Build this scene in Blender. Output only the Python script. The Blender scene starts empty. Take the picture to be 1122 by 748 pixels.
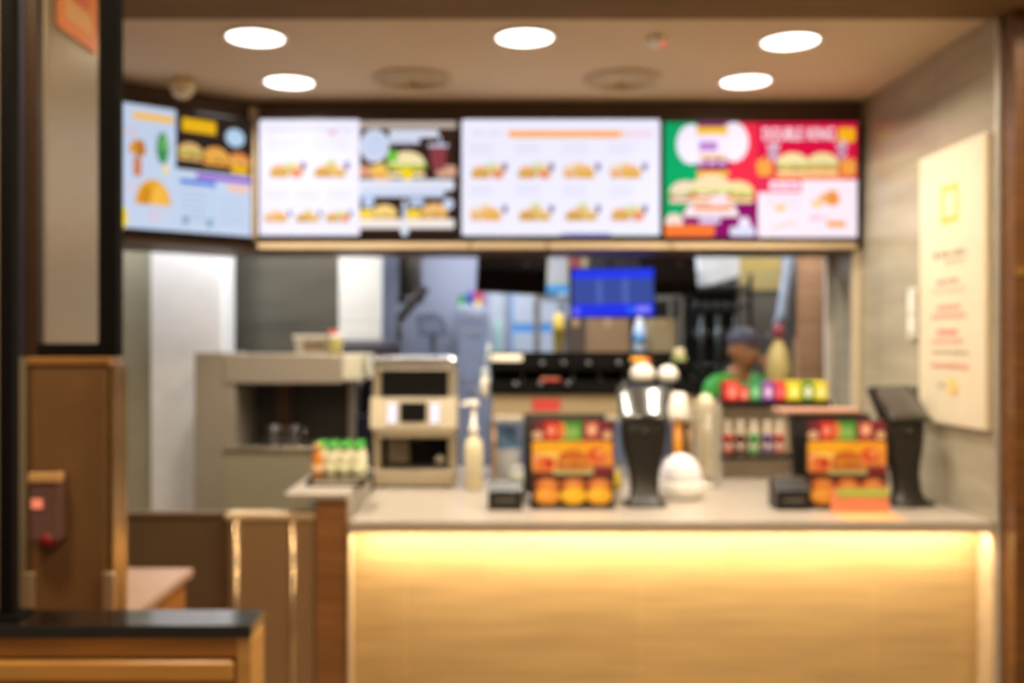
import bpy, bmesh, math, random
from mathutils import Vector, Matrix
random.seed(7)
C = bpy.context.scene.collection
F, VX, VY, CH = 1091.0, 535.0, 377.0, 1.66
PI = math.pi

def X(px, y): return (px - VX) * y / F
def Z(py, y): return CH - (py - VY) * y / F

# ---------------------------------------------------------------- materials
def lin(h):
    h = h.lstrip('#')
    c = [int(h[i:i+2], 16) / 255 for i in (0, 2, 4)]
    return tuple((v/12.92 if v <= .04045 else ((v+.055)/1.055)**2.4) for v in c)

_M = {}
def M(name, hexc, rough=.5, metal=0., var=.10, scale=9., emit=0., trans=0., coat=0., kind=None, bump=0.):
    if name in _M: return _M[name]
    m = bpy.data.materials.new(name); m.use_nodes = True
    nt = m.node_tree; N = nt.nodes; L = nt.links
    b = N['Principled BSDF']
    c = lin(hexc)
    b.inputs['Roughness'].default_value = rough
    b.inputs['Metallic'].default_value = metal
    b.inputs['Coat Weight'].default_value = coat; b.inputs['Coat Roughness'].default_value = rough*.6
    b.inputs['Base Color'].default_value = (*c, 1)
    if trans:
        b.inputs['Transmission Weight'].default_value = trans
        b.inputs['IOR'].default_value = 1.45
    tc = N.new('ShaderNodeTexCoord')
    def ramp(fac, c0, c1, p0=.3, p1=.7):
        r = N.new('ShaderNodeValToRGB')
        r.color_ramp.elements[0].position = p0; r.color_ramp.elements[1].position = p1
        r.color_ramp.elements[0].color = (*c0, 1); r.color_ramp.elements[1].color = (*c1, 1)
        L.new(fac, r.inputs['Fac']); return r.outputs['Color']
    def dk(k): return tuple(min(1, v*k) for v in c)
    out = None; h = None
    if emit:
        b.inputs['Base Color'].default_value = (*dk(.3), 1)
        b.inputs['Emission Color'].default_value = (*c, 1)
        b.inputs['Emission Strength'].default_value = emit
        b.inputs['Specular IOR Level'].default_value = 0.; b.inputs['Base Color'].default_value = (*dk(.05), 1)
    elif kind == 'wood':
        mp = N.new('ShaderNodeMapping'); mp.inputs['Scale'].default_value = (1.1, 9, 16)
        L.new(tc.outputs['Object'], mp.inputs['Vector'])
        n = N.new('ShaderNodeTexNoise'); n.inputs['Scale'].default_value = 2.2; n.inputs['Detail'].default_value = 6
        n.inputs['Distortion'].default_value = .6
        L.new(mp.outputs['Vector'], n.inputs['Vector'])
        out = ramp(n.outputs['Fac'], dk(1-2.2*var), dk(1+1.6*var)); h = n.outputs['Fac']
    elif kind == 'planks':
        mp = N.new('ShaderNodeMapping'); mp.inputs['Rotation'].default_value = (PI/2, 0, 0)
        L.new(tc.outputs['Object'], mp.inputs['Vector'])
        br = N.new('ShaderNodeTexBrick'); br.inputs['Scale'].default_value = 1
        br.inputs['Brick Width'].default_value = .9; br.inputs['Row Height'].default_value = .37
        br.inputs['Mortar Size'].default_value = .004; br.offset = .35
        br.inputs['Color1'].default_value = (*dk(1.0), 1); br.inputs['Color2'].default_value = (*dk(.93), 1)
        br.inputs['Mortar'].default_value = (*dk(1.06), 1)
        L.new(mp.outputs['Vector'], br.inputs['Vector'])
        mp2 = N.new('ShaderNodeMapping'); mp2.inputs['Scale'].default_value = (1.2, 6, 14)
        L.new(tc.outputs['Object'], mp2.inputs['Vector'])
        n = N.new('ShaderNodeTexNoise'); n.inputs['Scale'].default_value = 2.4; n.inputs['Detail'].default_value = 6
        L.new(mp2.outputs['Vector'], n.inputs['Vector'])
        mx = N.new('ShaderNodeMixRGB'); mx.blend_type = 'MULTIPLY'; mx.inputs['Fac'].default_value = 1
        L.new(br.outputs['Color'], mx.inputs['Color1'])
        L.new(ramp(n.outputs['Fac'], (1-2*var,)*3, (1,)*3), mx.inputs['Color2'])
        out = mx.outputs['Color']
    elif kind in ('tile_x', 'tile_y', 'tile_z'):
        mp = N.new('ShaderNodeMapping')
        mp.inputs['Rotation'].default_value = {'tile_x': (0, PI/2, 0), 'tile_y': (PI/2, 0, 0), 'tile_z': (0, 0, 0)}[kind]
        L.new(tc.outputs['Object'], mp.inputs['Vector'])
        br = N.new('ShaderNodeTexBrick'); br.inputs['Scale'].default_value = 1
        br.inputs['Brick Width'].default_value = .62; br.inputs['Row Height'].default_value = .6
        br.inputs['Mortar Size'].default_value = .004
        br.inputs['Color1'].default_value = (*dk(1), 1); br.inputs['Color2'].default_value = (*dk(.92), 1)
        br.inputs['Mortar'].default_value = (*dk(.7), 1)
        L.new(mp.outputs['Vector'], br.inputs['Vector'])
        mp2 = N.new('ShaderNodeMapping'); mp2.inputs['Scale'].default_value = (1, .8, 5)
        L.new(tc.outputs['Object'], mp2.inputs['Vector'])
        n = N.new('ShaderNodeTexNoise'); n.inputs['Scale'].default_value = 2.2; n.inputs['Detail'].default_value = 7
        L.new(mp2.outputs['Vector'], n.inputs['Vector'])
        mx = N.new('ShaderNodeMixRGB'); mx.blend_type = 'MULTIPLY'; mx.inputs['Fac'].default_value = 1
        L.new(br.outputs['Color'], mx.inputs['Color1'])
        L.new(ramp(n.outputs['Fac'], (1-3*var,)*3, (1,)*3), mx.inputs['Color2'])
        out = mx.outputs['Color']
    elif kind == 'brushed':
        mp = N.new('ShaderNodeMapping'); mp.inputs['Scale'].default_value = (2, 2, 60)
        L.new(tc.outputs['Object'], mp.inputs['Vector'])
        n = N.new('ShaderNodeTexNoise'); n.inputs['Scale'].default_value = 4
        L.new(mp.outputs['Vector'], n.inputs['Vector'])
        out = ramp(n.outputs['Fac'], dk(1-var), dk(1+var*.5))
    elif var:
        n = N.new('ShaderNodeTexNoise'); n.inputs['Scale'].default_value = scale; n.inputs['Detail'].default_value = 4
        L.new(tc.outputs['Object'], n.inputs['Vector'])
        out = ramp(n.outputs['Fac'], dk(1-var), dk(1+var)); h = n.outputs['Fac']
    if out is not None: L.new(out, b.inputs['Base Color'])
    if bump and h is not None:
        bp = N.new('ShaderNodeBump'); bp.inputs['Strength'].default_value = bump; bp.inputs['Distance'].default_value = .004
        L.new(h, bp.inputs['Height']); L.new(bp.outputs['Normal'], b.inputs['Normal'])
    _M[name] = m
    return m

def E(hexc, s=1.0): return M('glow_%s_%s' % (hexc.lstrip('#'), s), hexc, .3, emit=s)
def D(hexc, r=.5): return M('paint_%s_%s' % (hexc.lstrip('#'), r), hexc, r, var=.05)

# ---------------------------------------------------------------- mesh builder
class MB:
    def __init__(s): s.v = []; s.f = []; s.mi = []; s.sm = []; s.mats = []; s.xf = None
    def mat(s, m):
        if m not in s.mats: s.mats.append(m)
        return s.mats.index(m)
    def add(s, vs, fs, m, smooth=False):
        o = len(s.v); k = s.mat(m)
        for v in vs:
            v = Vector(v)
            if s.xf is not None: v = s.xf @ v
            s.v.append(v)
        for f in fs:
            s.f.append([i + o for i in f]); s.mi.append(k); s.sm.append(smooth)
        return s
    def box(s, x0, y0, z0, x1, y1, z1, m, bev=0.0, seg=2):
        x0, x1 = min(x0, x1), max(x0, x1); y0, y1 = min(y0, y1), max(y0, y1); z0, z1 = min(z0, z1), max(z0, z1)
        bm = bmesh.new(); bmesh.ops.create_cube(bm, size=1)
        for v in bm.verts:
            v.co = Vector(((x0+x1)/2 + v.co.x*(x1-x0), (y0+y1)/2 + v.co.y*(y1-y0), (z0+z1)/2 + v.co.z*(z1-z0)))
        if bev:
            bev = min(bev, .45*min(x1-x0, y1-y0, z1-z0))
            bmesh.ops.bevel(bm, geom=bm.edges[:], offset=bev, segments=seg, profile=.5, affect='EDGES')
        bm.verts.index_update()
        s.add([v.co.copy() for v in bm.verts], [[v.index for v in f.verts] for f in bm.faces], m, False)
        bm.free(); return s
    def lathe(s, prof, c, m, n=28, smooth=True):
        vs = []; fs = []
        for r, z in prof:
            for k in range(n):
                a = 2*PI*k/n; vs.append((c[0]+r*math.cos(a), c[1]+r*math.sin(a), c[2]+z))
        for j in range(len(prof)-1):
            for k in range(n):
                k2 = (k+1) % n
                fs.append([j*n+k, j*n+k2, (j+1)*n+k2, (j+1)*n+k])
        fs.append(list(range(n))[::-1]); fs.append([(len(prof)-1)*n+k for k in range(n)])
        return s.add(vs, fs, m, smooth)
    def tube(s, pts, r, m, n=10, r_end=None):
        pts = [Vector(p) for p in pts]; vs = []; fs = []
        for i, p in enumerate(pts):
            d = (pts[min(i+1, len(pts)-1)] - pts[max(i-1, 0)]).normalized()
            a = Vector((0, 0, 1)) if abs(d.z) < .9 else Vector((1, 0, 0))
            u = d.cross(a).normalized(); w = d.cross(u)
            rr = r if r_end is None else r + (r_end - r)*i/(len(pts)-1)
            for k in range(n):
                t = 2*PI*k/n; vs.append(p + u*rr*math.cos(t) + w*rr*math.sin(t))
        for i in range(len(pts)-1):
            for k in range(n):
                k2 = (k+1) % n
                fs.append([i*n+k, i*n+k2, (i+1)*n+k2, (i+1)*n+k])
        fs.append(list(range(n))[::-1]); fs.append([(len(pts)-1)*n+k for k in range(n)])
        return s.add(vs, fs, m, True)
    def prism(s, poly, axis, a0, a1, m):
        n = len(poly)
        def mk(u, v, a): return {'x': (a, u, v), 'y': (u, a, v), 'z': (u, v, a)}[axis]
        vs = [mk(u, v, a0) for u, v in poly] + [mk(u, v, a1) for u, v in poly]
        fs = [list(range(n)), list(range(n, 2*n))[::-1]] + [[i, i+n, (i+1) % n+n, (i+1) % n] for i in range(n)]
        return s.add(vs, fs, m)
    def ell(s, c, r, m, nu=20, nv=12, z0=-PI/2, z1=PI/2):
        prof = []
        vs = []; fs = []
        for j in range(nv+1):
            p = z0 + (z1-z0)*j/nv
            for k in range(nu):
                a = 2*PI*k/nu
                vs.append((c[0]+r[0]*math.cos(p)*math.cos(a), c[1]+r[1]*math.cos(p)*math.sin(a), c[2]+r[2]*math.sin(p)))
        for j in range(nv):
            for k in range(nu):
                k2 = (k+1) % nu; fs.append([j*nu+k, j*nu+k2, (j+1)*nu+k2, (j+1)*nu+k])
        fs.append(list(range(nu))[::-1]); fs.append([nv*nu+k for k in range(nu)])
        return s.add(vs, fs, m, True)
    def build(s, name, parent=None, loc=None, rz=None):
        me = bpy.data.meshes.new(name)
        me.from_pydata(s.v, [], s.f); me.update()
        for m in s.mats: me.materials.append(m)
        me.polygons.foreach_set('material_index', s.mi)
        me.polygons.foreach_set('use_smooth', s.sm)
        bm = bmesh.new(); bm.from_mesh(me); bmesh.ops.recalc_face_normals(bm, faces=bm.faces[:]); bm.to_mesh(me); bm.free()
        o = bpy.data.objects.new(name, me); C.objects.link(o)
        if parent: o.parent = parent
        if loc is not None: o.location = loc
        if rz is not None: o.rotation_euler = (0, 0, rz)
        return o

def tag(o, label=None, cat=None, group=None, kind=None):
    if label: o['label'] = label
    if cat: o['category'] = cat
    if group: o['group'] = group
    if kind: o['kind'] = kind
    return o
def thing(name, label, cat, loc=(0, 0, 0), rz=0, group=None):
    o = bpy.data.objects.new(name, None); C.objects.link(o)
    o.empty_display_size = .1
    o.location = loc; o.rotation_euler = (0, 0, rz)
    return tag(o, label, cat, group)
def struct(name, mb, **k): return tag(mb.build(name, **k), kind='structure')
def dup(root, loc, label, rz=None, group=None):
    r = root.copy(); C.objects.link(r); r.location = loc; r['label'] = label
    if rz is not None: r.rotation_euler = (0, 0, rz)
    if group: r['group'] = group
    for ch in list(root.children):
        c = ch.copy(); C.objects.link(c); c.parent = r
        for g in list(ch.children):
            d = g.copy(); C.objects.link(d); d.parent = c
    return r
def setmat(o, m, slot=0):
    me = o.data.copy(); o.data = me; me.materials[slot] = m

# ---------------------------------------------------------------- flat pictures (screens, posters): shapes layered a hair apart, facing -Y
class Pic(MB):
    def __init__(s, mk): super().__init__(); s.mk = mk; s.k = 0
    def poly(s, pts, h):
        s.k += 1; y = -.00005*s.k
        s.add([(u, y, v) for u, v in pts], [list(range(len(pts)))], s.mk(h)); return s
    def rect(s, u0, v0, u1, v1, h, r=0):
        if not r: return s.poly([(u0, v0), (u1, v0), (u1, v1), (u0, v1)], h)
        pts = []
        for cx, cz, a in ((u1-r, v0+r, -PI/2), (u1-r, v1-r, 0), (u0+r, v1-r, PI/2), (u0+r, v0+r, PI)):
            for i in range(6): t = a + PI/2*i/5; pts.append((cx+r*math.cos(t), cz+r*math.sin(t)))
        return s.poly(pts, h)
    def oval(s, u, v, a, b, h, t0=0, t1=2*PI):
        n = 24; return s.poly([(u+a*math.cos(t0+(t1-t0)*i/n), v+b*math.sin(t0+(t1-t0)*i/n)) for i in range(n + (0 if t1-t0 > 6.2 else 1))], h)
    def burger(s, u, v, w, bun='#e8a44c', green='#7fc24a', meat='#8a4a22', cheese='#ffc93a'):
        s.rect(u-w*.46, v, u+w*.46, v+w*.13, bun, w*.05)
        s.rect(u-w*.48, v+w*.12, u+w*.48, v+w*.24, meat, w*.05)
        s.poly([(u-w*.45, v+w*.25), (u+w*.45, v+w*.25), (u+w*.3, v+w*.17), (u+w*.1, v+w*.24), (u-w*.2, v+w*.16)], cheese)
        s.rect(u-w*.5, v+w*.24, u+w*.5, v+w*.33, green, w*.04)
        s.oval(u, v+w*.31, w*.47, w*.34, bun, 0, PI)
    def drink(s, u, v, w, h='#6a4a3c', lid='#dfe3ee'):
        s.poly([(u-w*.35, v), (u+w*.35, v), (u+w*.5, v+w*1.3), (u-w*.5, v+w*1.3)], h)
        s.rect(u-w*.55, v+w*1.3, u+w*.55, v+w*1.45, lid)
        s.rect(u+w*.05, v+w*1.45, u+w*.15, v+w*1.9, lid)
    def fries(s, u, v, w, h='#f2b632', box='#d8402c'):
        for i in range(5): s.rect(u-w*.45+w*.18*i, v+w*.3, u-w*.33+w*.18*i, v+w*(.9+.12*((i*7) % 3)), h)
        s.poly([(u-w*.35, v), (u+w*.35, v), (u+w*.5, v+w*.6), (u-w*.5, v+w*.6)], box)
    def words(s, u, v, w, hgt, h, seed=0):
        r = random.Random(seed); x = u
        while x < u+w-hgt*.5:
            l = min(hgt*r.uniform(1.2, 3.2), u+w-x); s.rect(x, v, x+l, v+hgt*r.uniform(.75, 1), h); x += l+hgt*.6

def text_mesh(body, size, m, parent, name, loc, width=None):
    cu = bpy.data.curves.new(name, 'FONT'); cu.body = body; cu.size = size; cu.align_x = 'LEFT'; cu.extrude = .0003; cu.offset = .0015
    t = bpy.data.objects.new(name, cu); C.objects.link(t)
    bpy.context.view_layer.update()
    me = bpy.data.meshes.new_from_object(t.evaluated_get(bpy.context.evaluated_depsgraph_get()))
    bpy.data.objects.remove(t)
    me.transform(Matrix.Rotation(PI/2, 4, 'X'))
    if width:
        xs = [v.co.x for v in me.vertices]; k = width/(max(xs)-min(xs)); me.transform(Matrix.Diagonal((k, 1, 1, 1)))
    me.materials.clear(); me.materials.append(m)
    o = bpy.data.objects.new(name, me); C.objects.link(o); o.parent = parent; o.location = loc
    return o

# ================================================================ materials used a lot
steel = M('brushed_steel', '#b9b2a4', .28, .9, .12, kind='brushed')
steel_warm = M('warm_brushed_steel', '#a08a6c', .30, .85, .14, kind='brushed')
steel_light = M('satin_steel', '#cdc8bd', .36, .7, .08, kind='brushed')
black = M('black_plastic', '#110d0a', .4, var=.2)
blackg = M('gloss_black', '#0d0a09', .12, coat=.5, var=.1)
blackm = M('matt_black', '#0b0807', .75, var=.2)
blackm.node_tree.nodes['Principled BSDF'].inputs['Specular IOR Level'].default_value = .12
white = M('white_plastic', '#ece6da', .4, var=.03)
whitec = M('cool_white_paint', '#c9cfdc', .5, var=.05, scale=3)
wood_d = M('brown_wood', '#8f6238', .38, kind='wood', var=.14)
wood_o = M('orange_wood', '#9c6428', .35, kind='wood', var=.14)
clear_p = M('clear_plastic', '#b8ac94', .2, var=0)
clear_p.node_tree.nodes['Principled BSDF'].inputs['Alpha'].default_value = .28
glass_t = M('clear_glass', '#f2f2ee', .04, trans=1., var=0)

# ================================================================ THE SETTING
mb = MB(); mb.box(-5, -1.5, -.1, 4.5, 9, 0, M('floor_tile', '#8b7a66', .4, kind='tile_z', var=.06)); struct('floor', mb)
ceil_m = M('beige_ceiling_paint', '#d6bc98', .7, var=.03, scale=2)
mb = MB(); mb.box(-4, 3.72, 2.89, 1.95, 5.5, 2.98, ceil_m); struct('ceiling', mb)
mb = MB(); mb.box(-5, 3.3, 2.872, 4.5, 3.72, 3.1, M('brown_soffit', '#7a5a26', .8, kind='wood', var=.08)); struct('ceiling_soffit', mb)
mb = MB(); mb.box(-5, -1.5, 3.1, 4.5, 3.3, 3.2, ceil_m); struct('ceiling_hall', mb)
stone_x = M('grey_beige_stone', '#b4aa94', .24, kind='tile_x', var=.09)
mb = MB(); mb.box(1.89, 3.712, 0, 2.05, 5.5, 2.98, stone_x); struct('wall_right', mb)
mb = MB(); mb.box(1.905, 3.6, 0, 4.5, 3.71, 3.1, M('dark_wood_panel', '#6b4522', .32, kind='wood', var=.14)); struct('wall_front', mb)
mb = MB(); mb.box(1.888, 3.69, 0, 1.905, 3.712, 2.872, steel_light, .004); struct('trim_1', mb)
mb = MB(); mb.box(1.906, 3.592, 1.905, 4.5, 3.601, 1.94, M('highlight_metal', '#c8924a', .3, .7, .05)); struct('highlight_strip', mb)  # thin strip added in place of a reflected highlight streak on the wood
# dark header the screens hang on (turns towards the camera at its left end)
dark = M('dark_brown_header', '#5e4432', .5, var=.08, scale=3)
a1 = (-1.20, 5.055); d1 = (math.cos(math.radians(39.0)), math.sin(math.radians(39.0)))
a0 = (a1[0]-1.0*d1[0], a1[1]-1.0*d1[1])
mb = MB(); mb.prism([a1, (1.888, 5.055), (1.888, 5.5), (a1[0]-.25, 5.5), (a0[0]-.3, a0[1]+.3), a0], 'z', 2.14, 2.89, dark)
struct('wall_back', mb)
strip_m = M('light_wood_strip', '#c9b08c', .45, kind='wood', var=.06)
mb = MB()
for p0, p1 in ((283, 514), (516, 599), (601, 734), (736, 938)):
    mb.box(X(p0, 5.0), 4.985, 2.140, X(p1, 5.0), 5.054, 2.172, strip_m, .003)
struct('trim_2', mb)
mb = MB(); mb.box(1.845, 5.03, 1.0, 1.886, 5.07, 2.139, M('pale_trim', '#c8b79a', .5, var=.04), .004); struct('trim_3', mb)
mb = MB(); mb.box(1.855, 5.46, 0, 1.89, 5.5, 2.14, M('pale_jamb', '#dcd4c8', .45, var=.04)); struct('trim_4', mb)
# little corner block between the first two screens
mb = MB(); mb.box(-1.20, 4.99, 2.188, -1.165, 5.054, 2.85, strip_m, .003); struct('trim_5', mb)
# kitchen shell
kw = M('blue_grey_wall', '#8d93a8', .5, var=.05, scale=1.5)
mb = MB(); mb.box(-4, 7.6, 0, 3.2, 7.7, 3, kw); struct('wall_kitchen_back', mb)
mb = MB(); mb.box(-4, 5.5, 2.75, 3.2, 7.7, 2.85, M('kitchen_ceiling_white', '#d8d8d6', .6, var=.02)); struct('ceiling_kitchen', mb)
mb = MB(); mb.box(3.1, 5.5, 0, 3.2, 7.6, 2.75, kw); struct('wall_kitchen_right', mb)
mb = MB(); mb.box(-3.2, 5.9, 0, -1.97, 5.98, 2.75, M('green_grey_panel', '#b6b29c', .35, .2, var=.05)); struct('wall_kitchen_left', mb)
mb = MB(); mb.box(X(165, 5.8), 5.8, 0, X(243, 5.8), 6.1, 2.75, M('white_column_paint', '#f2f3f3', .4, var=.03), .006); struct('pillar_white', mb)
mb = MB(); mb.box(-1.72, 6.42, 0, -.7, 6.5, 2.75, M('steel_wall_sheet', '#7c7a6e', .33, .55, .08, kind='tile_y')); struct('wall_kitchen_partition', mb)
mb = MB(); mb.box(X(371, 6.2), 6.2, 0, X(415, 6.2), 6.415, 2.75, M('white_pillar_tile', '#efeee6', .35, kind='tile_y', var=.03), .004); struct('pillar_tiled', mb)
mb = MB(); mb.box(1.62, 7.05, 0, 2.5, 7.12, 2.75, M('grey_tile', '#77756f', .35, kind='tile_y', var=.04)); struct('wall_kitchen_tile', mb)
dm = M('brown_door', '#c09878', .3, kind='wood', var=.08)
mb = MB(); mb.box(X(872, 6.2), 6.2, 0, 2.45, 6.25, 2.7, dm, .004); dr = struct('door_1', mb)
mb = MB(); mb.box(1.93, 6.19, .2, 2.05, 6.205, 1.0, dm, .004); mb.box(1.93, 6.19, 1.2, 2.05, 6.205, 2.5, dm, .004); mb.build('door_panel', dr)
mb = MB(); mb.tube([(2.2, 6.17, 1.0), (2.2, 6.17, 1.1)], .012, steel); mb.box(2.19, 6.17, 1.04, 2.21, 6.2, 1.06, steel); mb.build('door_handle', dr)
# hall side walls, beside and behind the camera
hm = M('hall_wall_brown', '#5e4630', .6, kind='wood', var=.1)
mb = MB(); mb.box(-3.3, -1.5, 0, -3.2, 5.9, 3.1, hm); struct('wall_left', mb)
mb = MB(); mb.box(4.4, -1.5, 0, 4.5, 3.6, 3.1, hm); struct('wall_hall_right', mb)

# ================================================================ counter
counter = thing('service_counter', 'long service counter with pale top and backlit wood-grain front', 'counter', (0, 3.71, 0))
mb = MB(); mb.box(-.526, 0, .956, 1.888, 1.65, 1.0, M('pale_counter_top', '#aa9f92', .3, var=.05, scale=14), .004); mb.build('countertop', counter)
mb = MB(); mb.box(-.516, .115, .02, 1.879, .14, .955, M('wood_grain_front', '#c2a06a', .5, kind='planks', var=.10)); mb.build('front_panel', counter)
for xa, xb in ((-.524, -.517), (1.88, 1.887)): mb = MB(); mb.box(xa, .0, 0, xb, 1.6, .956, strip_m); mb.build('side_panel', counter)
mb = MB(); mb.box(-.516, .141, 0, 1.879, 1.6, .956, M('counter_carcass', '#584a3c', .6)); mb.build('carcass', counter)
mb = MB(); mb.box(-.50, .03, .952, 1.855, .042, .9558, E('#ffcf7a', 4.0)); mb.build('light_strip', counter)

side = thing('side_counter', 'narrow raised side counter with brown wood end beside the gate', 'counter', (0, 3.72, 0))
mb = MB(); mb.box(-.765, 0, 1.078, -.528, .80, 1.102, M('pale_counter_top', '', ), .004); mb.build('countertop', side)
mb = MB(); mb.box(-.648, .01, 0, -.528, .06, 1.078, wood_d, .003); mb.build('end_panel', side)
mb = MB(); mb.box(-.648, .061, 0, -.53, .78, 1.078, M('grey_laminate', '#a79e8f', .45, var=.05)); mb.build('carcass', side)

# ================================================================ menu screens
def screen(name, label, loc, w, h, rz, paint, group='menu screens over the counter'):
    t = thing(name, label, 'screen', loc, rz, group)
    mb = MB(); b = .008
    mb.box(-b, .002, -b-.008, w+b, .055, h+b, blackm, .004); mb.build('casing', t)
    bz = MB()
    for x0, z0, x1, z1 in ((-b, -b-.008, w+b, 0), (-b, h, w+b, h+b), (-b, 0, 0, h), (w, 0, w+b, h)):
        bz.box(x0, -.006, z0, x1, .003, z1, blackg)
    bz.build('bezel', t)
    p = Pic(E); paint(p, w, h); p.build('display', t)
    return t
LAV, PALE = '#f0eeff', '#e6ecff'
def food(p, u, v, w, k=0, pale=True):
    w *= 1.28
    if k % 3 == 0:
        p.fries(u+w*.1, v+w*.1, w*.36, '#b8dc8a', '#d8d890'); p.burger(u-w*.2, v, w*.56, '#f0a860', '#8fca6a', '#b06a40'); p.fries(u+w*.3, v, w*.4, '#f0c450', '#e8906a')
    elif k % 3 == 1:
        p.fries(u-w*.05, v+w*.14, w*.34, '#f6cc7a', '#ecb98a'); p.burger(u+w*.12, v, w*.58, '#f2b060', '#cfd070', '#d08a4a'); p.fries(u-w*.33, v, w*.38, '#f2c860', '#eab080')
    else:
        p.fries(u+w*.05, v+w*.2, w*.34, '#cfe08a', '#e0c070'); p.burger(u-w*.2, v, w*.5, '#eaa458', '#7fba5a', '#9a5a3a'); p.burger(u+w*.25, v, w*.46, '#f0bc70', '#b6d890', '#a8683e')
    p.drink(u+w*.5, v+w*.22, w*.16, '#7a6490', '#b4b0dc')

def paint_breakfast(p, w, h):       # screen turned inwards at the far left
    p.rect(0, 0, w, h, '#c0cfe8')
    s = w-.385
    p.rect(s, h*.52, w, h, '#2f2420'); p.rect(s+.03, h*.84, s+.2, h*.95, '#e8b21c'); p.oval(s+.3, h*.84, .05, .045, '#aecbe4')
    p.burger(s+.07, h*.60, .13, '#d9b070', '#79b048', '#7a4a2a'); p.burger(s+.2, h*.58, .14, '#e0a050', '#c8a040', '#9a5226'); p.burger(s+.32, h*.58, .12, '#d88a48', '#e0b870', '#a05a2a')
    p.rect(s+.28, h*.535, s+.37, h*.60, '#e0b01e')
    p.rect(s+.1, h*.455, w, h*.50, '#8a3fc4'); p.rect(s+.02, h*.40, s+.2, h*.44, '#2f6fd0'); p.rect(s+.26, h*.38, w-.01, h*.43, '#f0b8a0')
    p.rect(s+.185, h*.06, s+.19, h*.40, '#7fb4e6')
    for i in range(6): p.words(s+.03, h*(.33-.045*i), .13, .008, '#9ab0cc', i); p.words(s+.22, h*(.33-.045*i), .13, .008, '#a8bcd4', i+9)
    p.drink(s+.045, h*.06, .035, '#8f98bc', '#dfe8f8'); p.drink(s+.165, h*.05, .035, '#86a8bc', '#dfe8f8')
    p.rect(s-.28, h*.88, s-.02, h*.94, '#f4be4e')
    for i in range(3): p.words(s-.36, h*(.80-.03*i), .12, .010, '#d9b8c4', i); p.words(s-.16, h*(.80-.03*i), .1, .010, '#b8c4dc', i+4)
    p.oval(s-.25, h*.62, .055, .055, '#d8963c', -.2, PI+.2); p.oval(s-.23, h*.65, .03, .04, '#b8742a'); p.oval(s-.09, h*.67, .04, .075, '#3e8a4c'); p.oval(s-.08, h*.71, .025, .035, '#69ae5e')
    p.rect(s-.275, h*.42, s-.225, h*.57, '#c87a42', .012); p.rect(s-.262, h*.57, s-.24, h*.6, '#a8623a'); p.oval(s-.07, h*.5, .02, .025, '#ecd58a')
    p.oval(s-.15, h*.2, .115, .12, '#e0a22e', 0, PI); p.oval(s-.19, h*.2, .05, .085, '#cf8a20', 0, PI); p.oval(s-.11, h*.2, .06, .1, '#eeb548', 0, PI)
    p.words(s-.36, h*.33, .12, .014, '#ecc0b0', 3); p.words(s-.36, h*.26, .08, .014, '#e6c0dc', 4); p.words(s-.18, h*.12, .09, .014, '#e8b8b8', 5); p.words(s-.18, h*.07, .09, .014, '#e0c0d0', 6)
    p.oval(s-.36, h*.08, .05, .06, '#f0cf20'); p.rect(s-.008, h*.02, s-.004, h*.9, '#b4c4e0')
    p.v = [Vector((s-(s-v.x)*.74, v.y, v.z)) if .001 < v.x < s else v for v in p.v]

def paint_combo(p, w, h):           # white half and dark half
    m = w*.51
    p.rect(0, 0, m, h, LAV, .012); p.rect(m, 0, w, h, '#38241c')
    p.words(.05, h*.9, m-.1, .012, '#cfd0ea', 1); p.rect(m*.68, h*.87, m*.78, h*.905, '#e6b6c4')
    for i in range(3):
        p.words(.05, h*(.82-.04*i), m*.36, .009, '#d6d6ee', i); p.words(m*.52, h*(.82-.04*i), m*.36, .009, '#d6d6ee', i+5)
    food(p, m*.27, h*.50, .135, 0); food(p, m*.70, h*.50, .135, 2)
    for i, u in enumerate((.2, .5, .8)):
        food(p, m*u-.01, h*.115, .10, i+1)
        for j in range(2): p.words(m*u-.06, h*(.37-.04*j), .11, .008, '#d8d8ee', i+j)
    p.rect(m, h*.92, w, h*.98, '#b9aaa0')
    p.rect(m+.15, h*.845, w-.09, h*.905, '#dfe4f4'); p.rect(m+.13, h*.79, m+.3, h*.84, '#cfd8f0')
    p.oval(m+.075, h*.77, .072, .082, '#d9dff4'); p.oval(m+.075, h*.77, .06, .068, '#c6d2ee')
    p.rect(m, h*.50, m+.16, h*.60, '#d89a74', .01); p.rect(w-.1, h*.5, w, h*.6, '#d4a48a', .01)
    p.drink(w-.09, h*.56, .09, '#8c4048', '#cfd6ee')
    p.fries(m+.11, h*.44, .1, '#ffd85c', '#e9ac50')
    p.burger(m+.235, h*.50, .20, '#f6e2b0', '#7cc43c', '#7a3c1e', '#ffe02a'); p.oval(m+.165, h*.68, .03, .03, '#6fc23a'); p.oval(m+.24, h*.53, .03, .035, '#f2d420')
    p.rect(m, h*.385, w-.01, h*.48, '#dfe2f2', .02); p.rect(m, h*.33, w-.06, h*.40, '#cdd6f0')
    p.oval(m+.045, h*.29, .03, .03, '#bccdee'); p.oval(w-.04, h*.27, .028, .03, '#c8d2ea'); p.rect(m+.215, h*.02, m+.235, h*.3, '#c9d4ea')
    p.rect(m+.25, h*.25, m+.32, h*.32, '#b8c8e8')
    p.oval(m+.04, h*.18, .045, .03, '#f6d24a'); p.oval(m+.27, h*.18, .04, .03, '#f2cc3e')
    p.burger(m+.125, h*.12, .13, '#f4cf86', '#d8d070', '#c08a3e'); p.burger(w-.11, h*.12, .14, '#f0bc78', '#c9a060', '#b87a40')
    p.rect(m, h*.06, w-.01, h*.14, '#f0e6e2', .01); p.oval(m+.225, h*.045, .02, .03, '#d9e2f2')

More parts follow.
